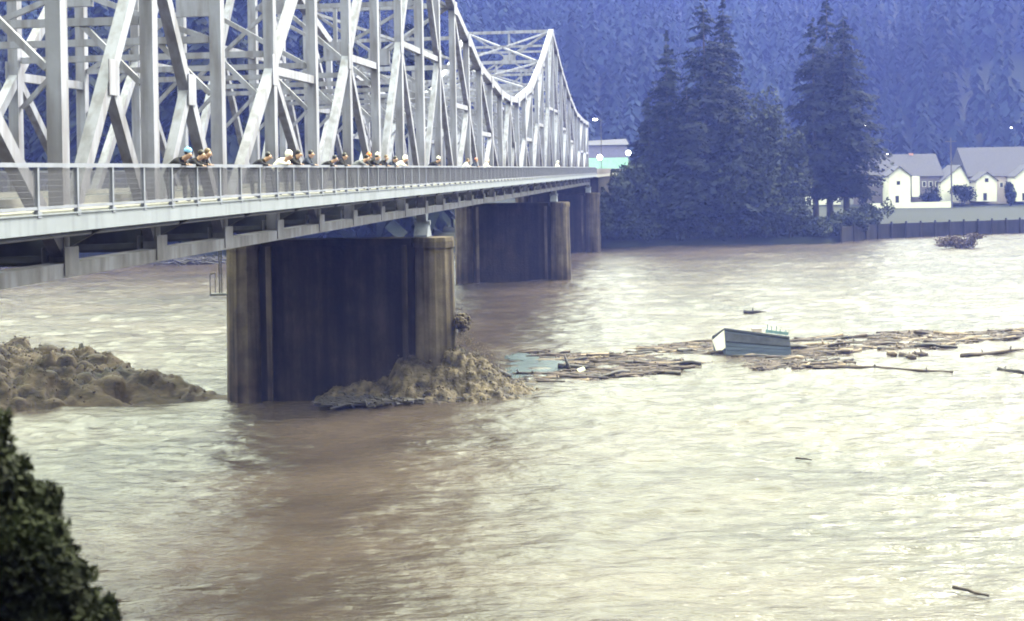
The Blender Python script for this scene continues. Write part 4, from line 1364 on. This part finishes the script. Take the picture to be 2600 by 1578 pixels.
# ------------------------------------------------------------------ people on the walkway
def person(px, coat, label, lean=1.0, hat=None, hair='hairdark', scale=1.0, seed=0, hood=False, turn=0.0):
    """px = picture column where the railing passes; stands on the walk leaning on the rail, facing outwards"""
    r = random.Random(seed)
    a, _ = unroll(px, 415)
    # railing line: B(s,-1.41): solve s for column
    base = B(0, -1.41, 0)
    k_ = a / F_PX
    s_ = (k_ * base.y - base.x) / (U.x - k_ * U.y)
    e = empty('person', B(s_, -1.41, 13.24))
    e.rotation_euler.z = math.atan2(-NT.y, -NT.x) + turn
    e.scale = (scale,) * 3
    tag(e, label, 'person', 'people leaning on the bridge railing')
    # local: +x outward over the rail (rail at x=0, top 1.13), z up
    L_ = lean
    hip = Vector((-.30 - .18 * L_, 0, .92))
    chest = Vector((-.20 + .08 * L_, 0, 1.40 - .12 * L_))
    neck = Vector((-.16 + .20 * L_, 0, 1.54 - .17 * L_))
    head = Vector((-.12 + .32 * L_, 0, 1.69 - .20 * L_))
    V, E, RD, TAGS = [], [], [], []
    def v(p, rx, tg, par=None):
        V.append(Vector(p)); RD.append(rx); TAGS.append(tg)
        if par is not None: E.append((par, len(V) - 1))
        return len(V) - 1
    h0 = v(hip, .155, 't')
    w0 = v(hip.lerp(chest, .5), .185, 'c', h0)
    c0 = v(chest, .20, 'c', w0)
    nk = v(neck, .078, 's', c0)
    hd = v(head, .108, 's', nk)
    v(head + Vector((.035 * L_, 0, .105)), .075, 's', hd)
    for sg in (-1, 1):
        sh_ = v(chest + Vector((.02, sg * .18, .05)), .105, 'c', c0)
        el_ = v(Vector((-.04 + .05 * L_, sg * (.27 + r.uniform(-.03, .03)), 1.21)), .075, 'c', sh_)
        wr = v(Vector((.10 + .05 * L_, sg * (.10 + r.uniform(-.04, .05)), 1.18)), .036, 'c', el_)
        v(Vector((.18 + .05 * L_, sg * (.07), 1.165)), .034, 's', wr)
        hp = v(hip + Vector((0, sg * .1, -.06)), .10, 't', h0)
        kn = v(Vector((-.30 - .10 * L_, sg * .12, .48)), .07, 't', hp)
        an = v(Vector((-.40, sg * .12, .09)), .05, 't', kn)
        v(Vector((-.22, sg * .13, .045)), .042, 't', an)
    me = bpy.data.meshes.new('tmp')
    me.from_pydata([tuple(q) for q in V], E, [])
    me.update()
    o = bpy.data.objects.new('tmp', me)
    COL.objects.link(o)
    sk_ = o.modifiers.new('skin', 'SKIN')
    for i, x in enumerate(me.skin_vertices[0].data):
        x.radius = (RD[i], RD[i] * (1.15 if TAGS[i] in 'ct' and i < 3 else 1))
        x.use_root = (i == 0)
    sb = o.modifiers.new('sub', 'SUBSURF'); sb.levels = 2; sb.render_levels = 2
    dg = bpy.context.evaluated_depsgraph_get()
    nm = bpy.data.meshes.new_from_object(o.evaluated_get(dg))
    bpy.data.objects.remove(o)
    nm.name = 'body'
    bm = bmesh.new(); bm.from_mesh(nm)
    for f in bm.faces:
        c = f.calc_center_median()
        best, bi = 9, 0
        for i, p in enumerate(V):
            dd = (p - c).length - RD[i]
            if dd < best: best, bi = dd, i
        f.material_index = {'c': 0, 't': 1, 's': 2}[TAGS[bi]]
        f.smooth = True
    # five fingers and a nose on each side, rooted in the palm / face
    def finger(p, q1, q2, rr):
        seg = [p, q1, q2]; n = 5; rings = []
        for i, c in enumerate(seg):
            d_ = (seg[min(i + 1, 2)] - seg[max(i - 1, 0)]).normalized()
            a_ = d_.cross(Vector((0.1, .3, 1))).normalized(); b2 = d_.cross(a_)
            rings.append([bm.verts.new(c + (a_ * math.cos(6.283 * j / n) + b2 * math.sin(6.283 * j / n)) * rr * (1 - .2 * i)) for j in range(n)])
        for i in range(2):
            for j in range(n):
                f = bm.faces.new((rings[i][j], rings[i][(j + 1) % n], rings[i + 1][(j + 1) % n], rings[i + 1][j])); f.material_index = 2; f.smooth = True
        f = bm.faces.new(rings[2]); f.material_index = 2
    for i, p in enumerate(V):
        if TAGS[i] == 's' and i > 5:
            sg = 1 if p.y > 0 else -1
            for j, ln in enumerate((.07, .085, .08, .06)):
                q = p + Vector((.01, (j - 1.5) * .019, .005))
                finger(q, q + Vector((ln * .6, 0, 0)), q + Vector((ln * .9, 0, -.035)), .010)
            q = p + Vector((-.03, -sg * .02, 0))
            finger(q, q + Vector((.02, -sg * .035, .005)), q + Vector((.05, -sg * .045, -.01)), .012)
    hdp = V[4]
    fz = Vector((1, 0, -.45 * L_)).normalized()
    finger(hdp + fz * .088 + Vector((0, 0, .03)), hdp + fz * .122 + Vector((0, 0, .015)), hdp + fz * .132 + Vector((0, 0, 0)), .018)
    for m in (M[coat], M['trouser'], M['skin']): nm.materials.append(m)
    bm.to_mesh(nm); bm.free()
    link('body', nm, e)
    for sg in (-1, 1):
        MB().sphere(hdp + fz * .10 + Vector((0, sg * .036, .05)), .012, 6, 4).build('eye', M['hairdark'], e)
    hc = hdp - fz * .055 + Vector((0, 0, .075))
    MB().sphere(hc, .112, 12, 8, (.95, 1.02, 1.0)).build('hair', M[hair], e, True) if not hood else \
        MB().sphere(hc - fz * .01, .135, 12, 8, (1.05, 1, 1.1)).build('hood', M[coat], e, True)
    if hat:
        mb = MB().sphere(hc + Vector((.015, 0, .04)), .122, 12, 8, (1.06, 1, .9))
        mb.sphere(hc + Vector((0, 0, .15)), .035, 8, 5)
        mb.build('knit_hat', M[hat], e, True)
    return e
PEOPLE = [
    (462, 'black', 'person in a dark coat and pale blue knit hat bending over the railing', 1.15, 'blueknit', 'hairdark', 0),
    (500, 'black', 'dark-haired person in black hunched beside the blue-hatted one', .95, None, 'hairdark', 0),
    (519, 'black', 'person with light brown hair standing just right of the blue-hatted pair', .9, None, 'hairfair', 0),
    (668, 'black', 'person in black leaning far out left of the white raincoat', 1.1, None, 'hairdark', 0),
    (722, 'whitecoat', 'person in a white hooded raincoat bending over the railing', 1.2, None, 'hairdark', 1),
    (752, 'black', 'dark-clad person just right of the white raincoat', .8, None, 'hairdark', 0),
    (790, 'navy', 'person in navy standing upright between two dark groups', .5, None, 'hairdark', 0),
    (838, 'black', 'person in a black coat bent low over the railing', 1.2, None, 'hairdark', 0),
    (874, 'black', 'dark-haired person standing at the right of the bent black coat', .6, None, 'hairdark', 0),
    (918, 'greycoat', 'person in a grey coat crouched left of the orange hat', 1.25, None, 'hairdark', 0),
    (938, 'black', 'person in black with a bright orange knit hat', .45, 'orangeknit', 'hairdark', 0),
    (953, 'black', 'person in black with a white hood cap right of the orange hat', .85, 'whitecoat', 'hairdark', 0),
    (978, 'black', 'fair-haired person in black in the middle of the crowd', .7, None, 'hairfair', 0),
    (1000, 'navy', 'dark-haired person right of the fair-haired one', .8, None, 'hairdark', 0),
    (1022, 'whitecoat', 'person in a bulky white raincoat at the right end of the crowd', 1.0, None, 'hairdark', 1),
    (1105, 'black', 'lone person in dark clothes and pale cap over the nearest pier', 1.1, 'whitecoat', 'hairdark', 0),
    (1188, 'whitecoat', 'person in white standing left of the faded red hat', .5, None, 'hairfair', 0),
    (1209, 'navy', 'person in navy with a faded red hat', .5, 'redknit', 'hairdark', 0),
    (1240, 'whitecoat', 'upright person in white right of the faded red hat', .35, None, 'hairdark', 1),
    (1418, 'whitecoat', 'far-off person in white near the end of the bridge', .3, None, 'hairfair', 1),
]
for i, (px, coat, lab, lean, hat, hair, hood) in enumerate(PEOPLE):
    person(px, coat, lab, lean, hat, hair, R.uniform(.92, 1.0), i, bool(hood), R.gauss(0, .25))

# ------------------------------------------------------------------ air
hz = MB().box(-590, 790, -250, 1020, -4.6, 196).build('haze', None)
hm = bpy.data.materials.new('haze_air')
hm.use_nodes = True
hn = hm.node_tree.nodes
hn.remove(hn['Principled BSDF'])
pv = hn.new('ShaderNodeVolumePrincipled')
pv.inputs['Color'].default_value = (0.21, 0.27, 1.0, 1)
pv.inputs['Density'].default_value = 0.00023
pv.inputs['Anisotropy'].default_value = 0.0
hm.node_tree.links.new(pv.outputs[0], hn['Material Output'].inputs['Volume'])
hz.data.materials.append(hm)
hz['kind'] = 'stuff'
hz['label'] = 'thin blue haze filling the river valley'
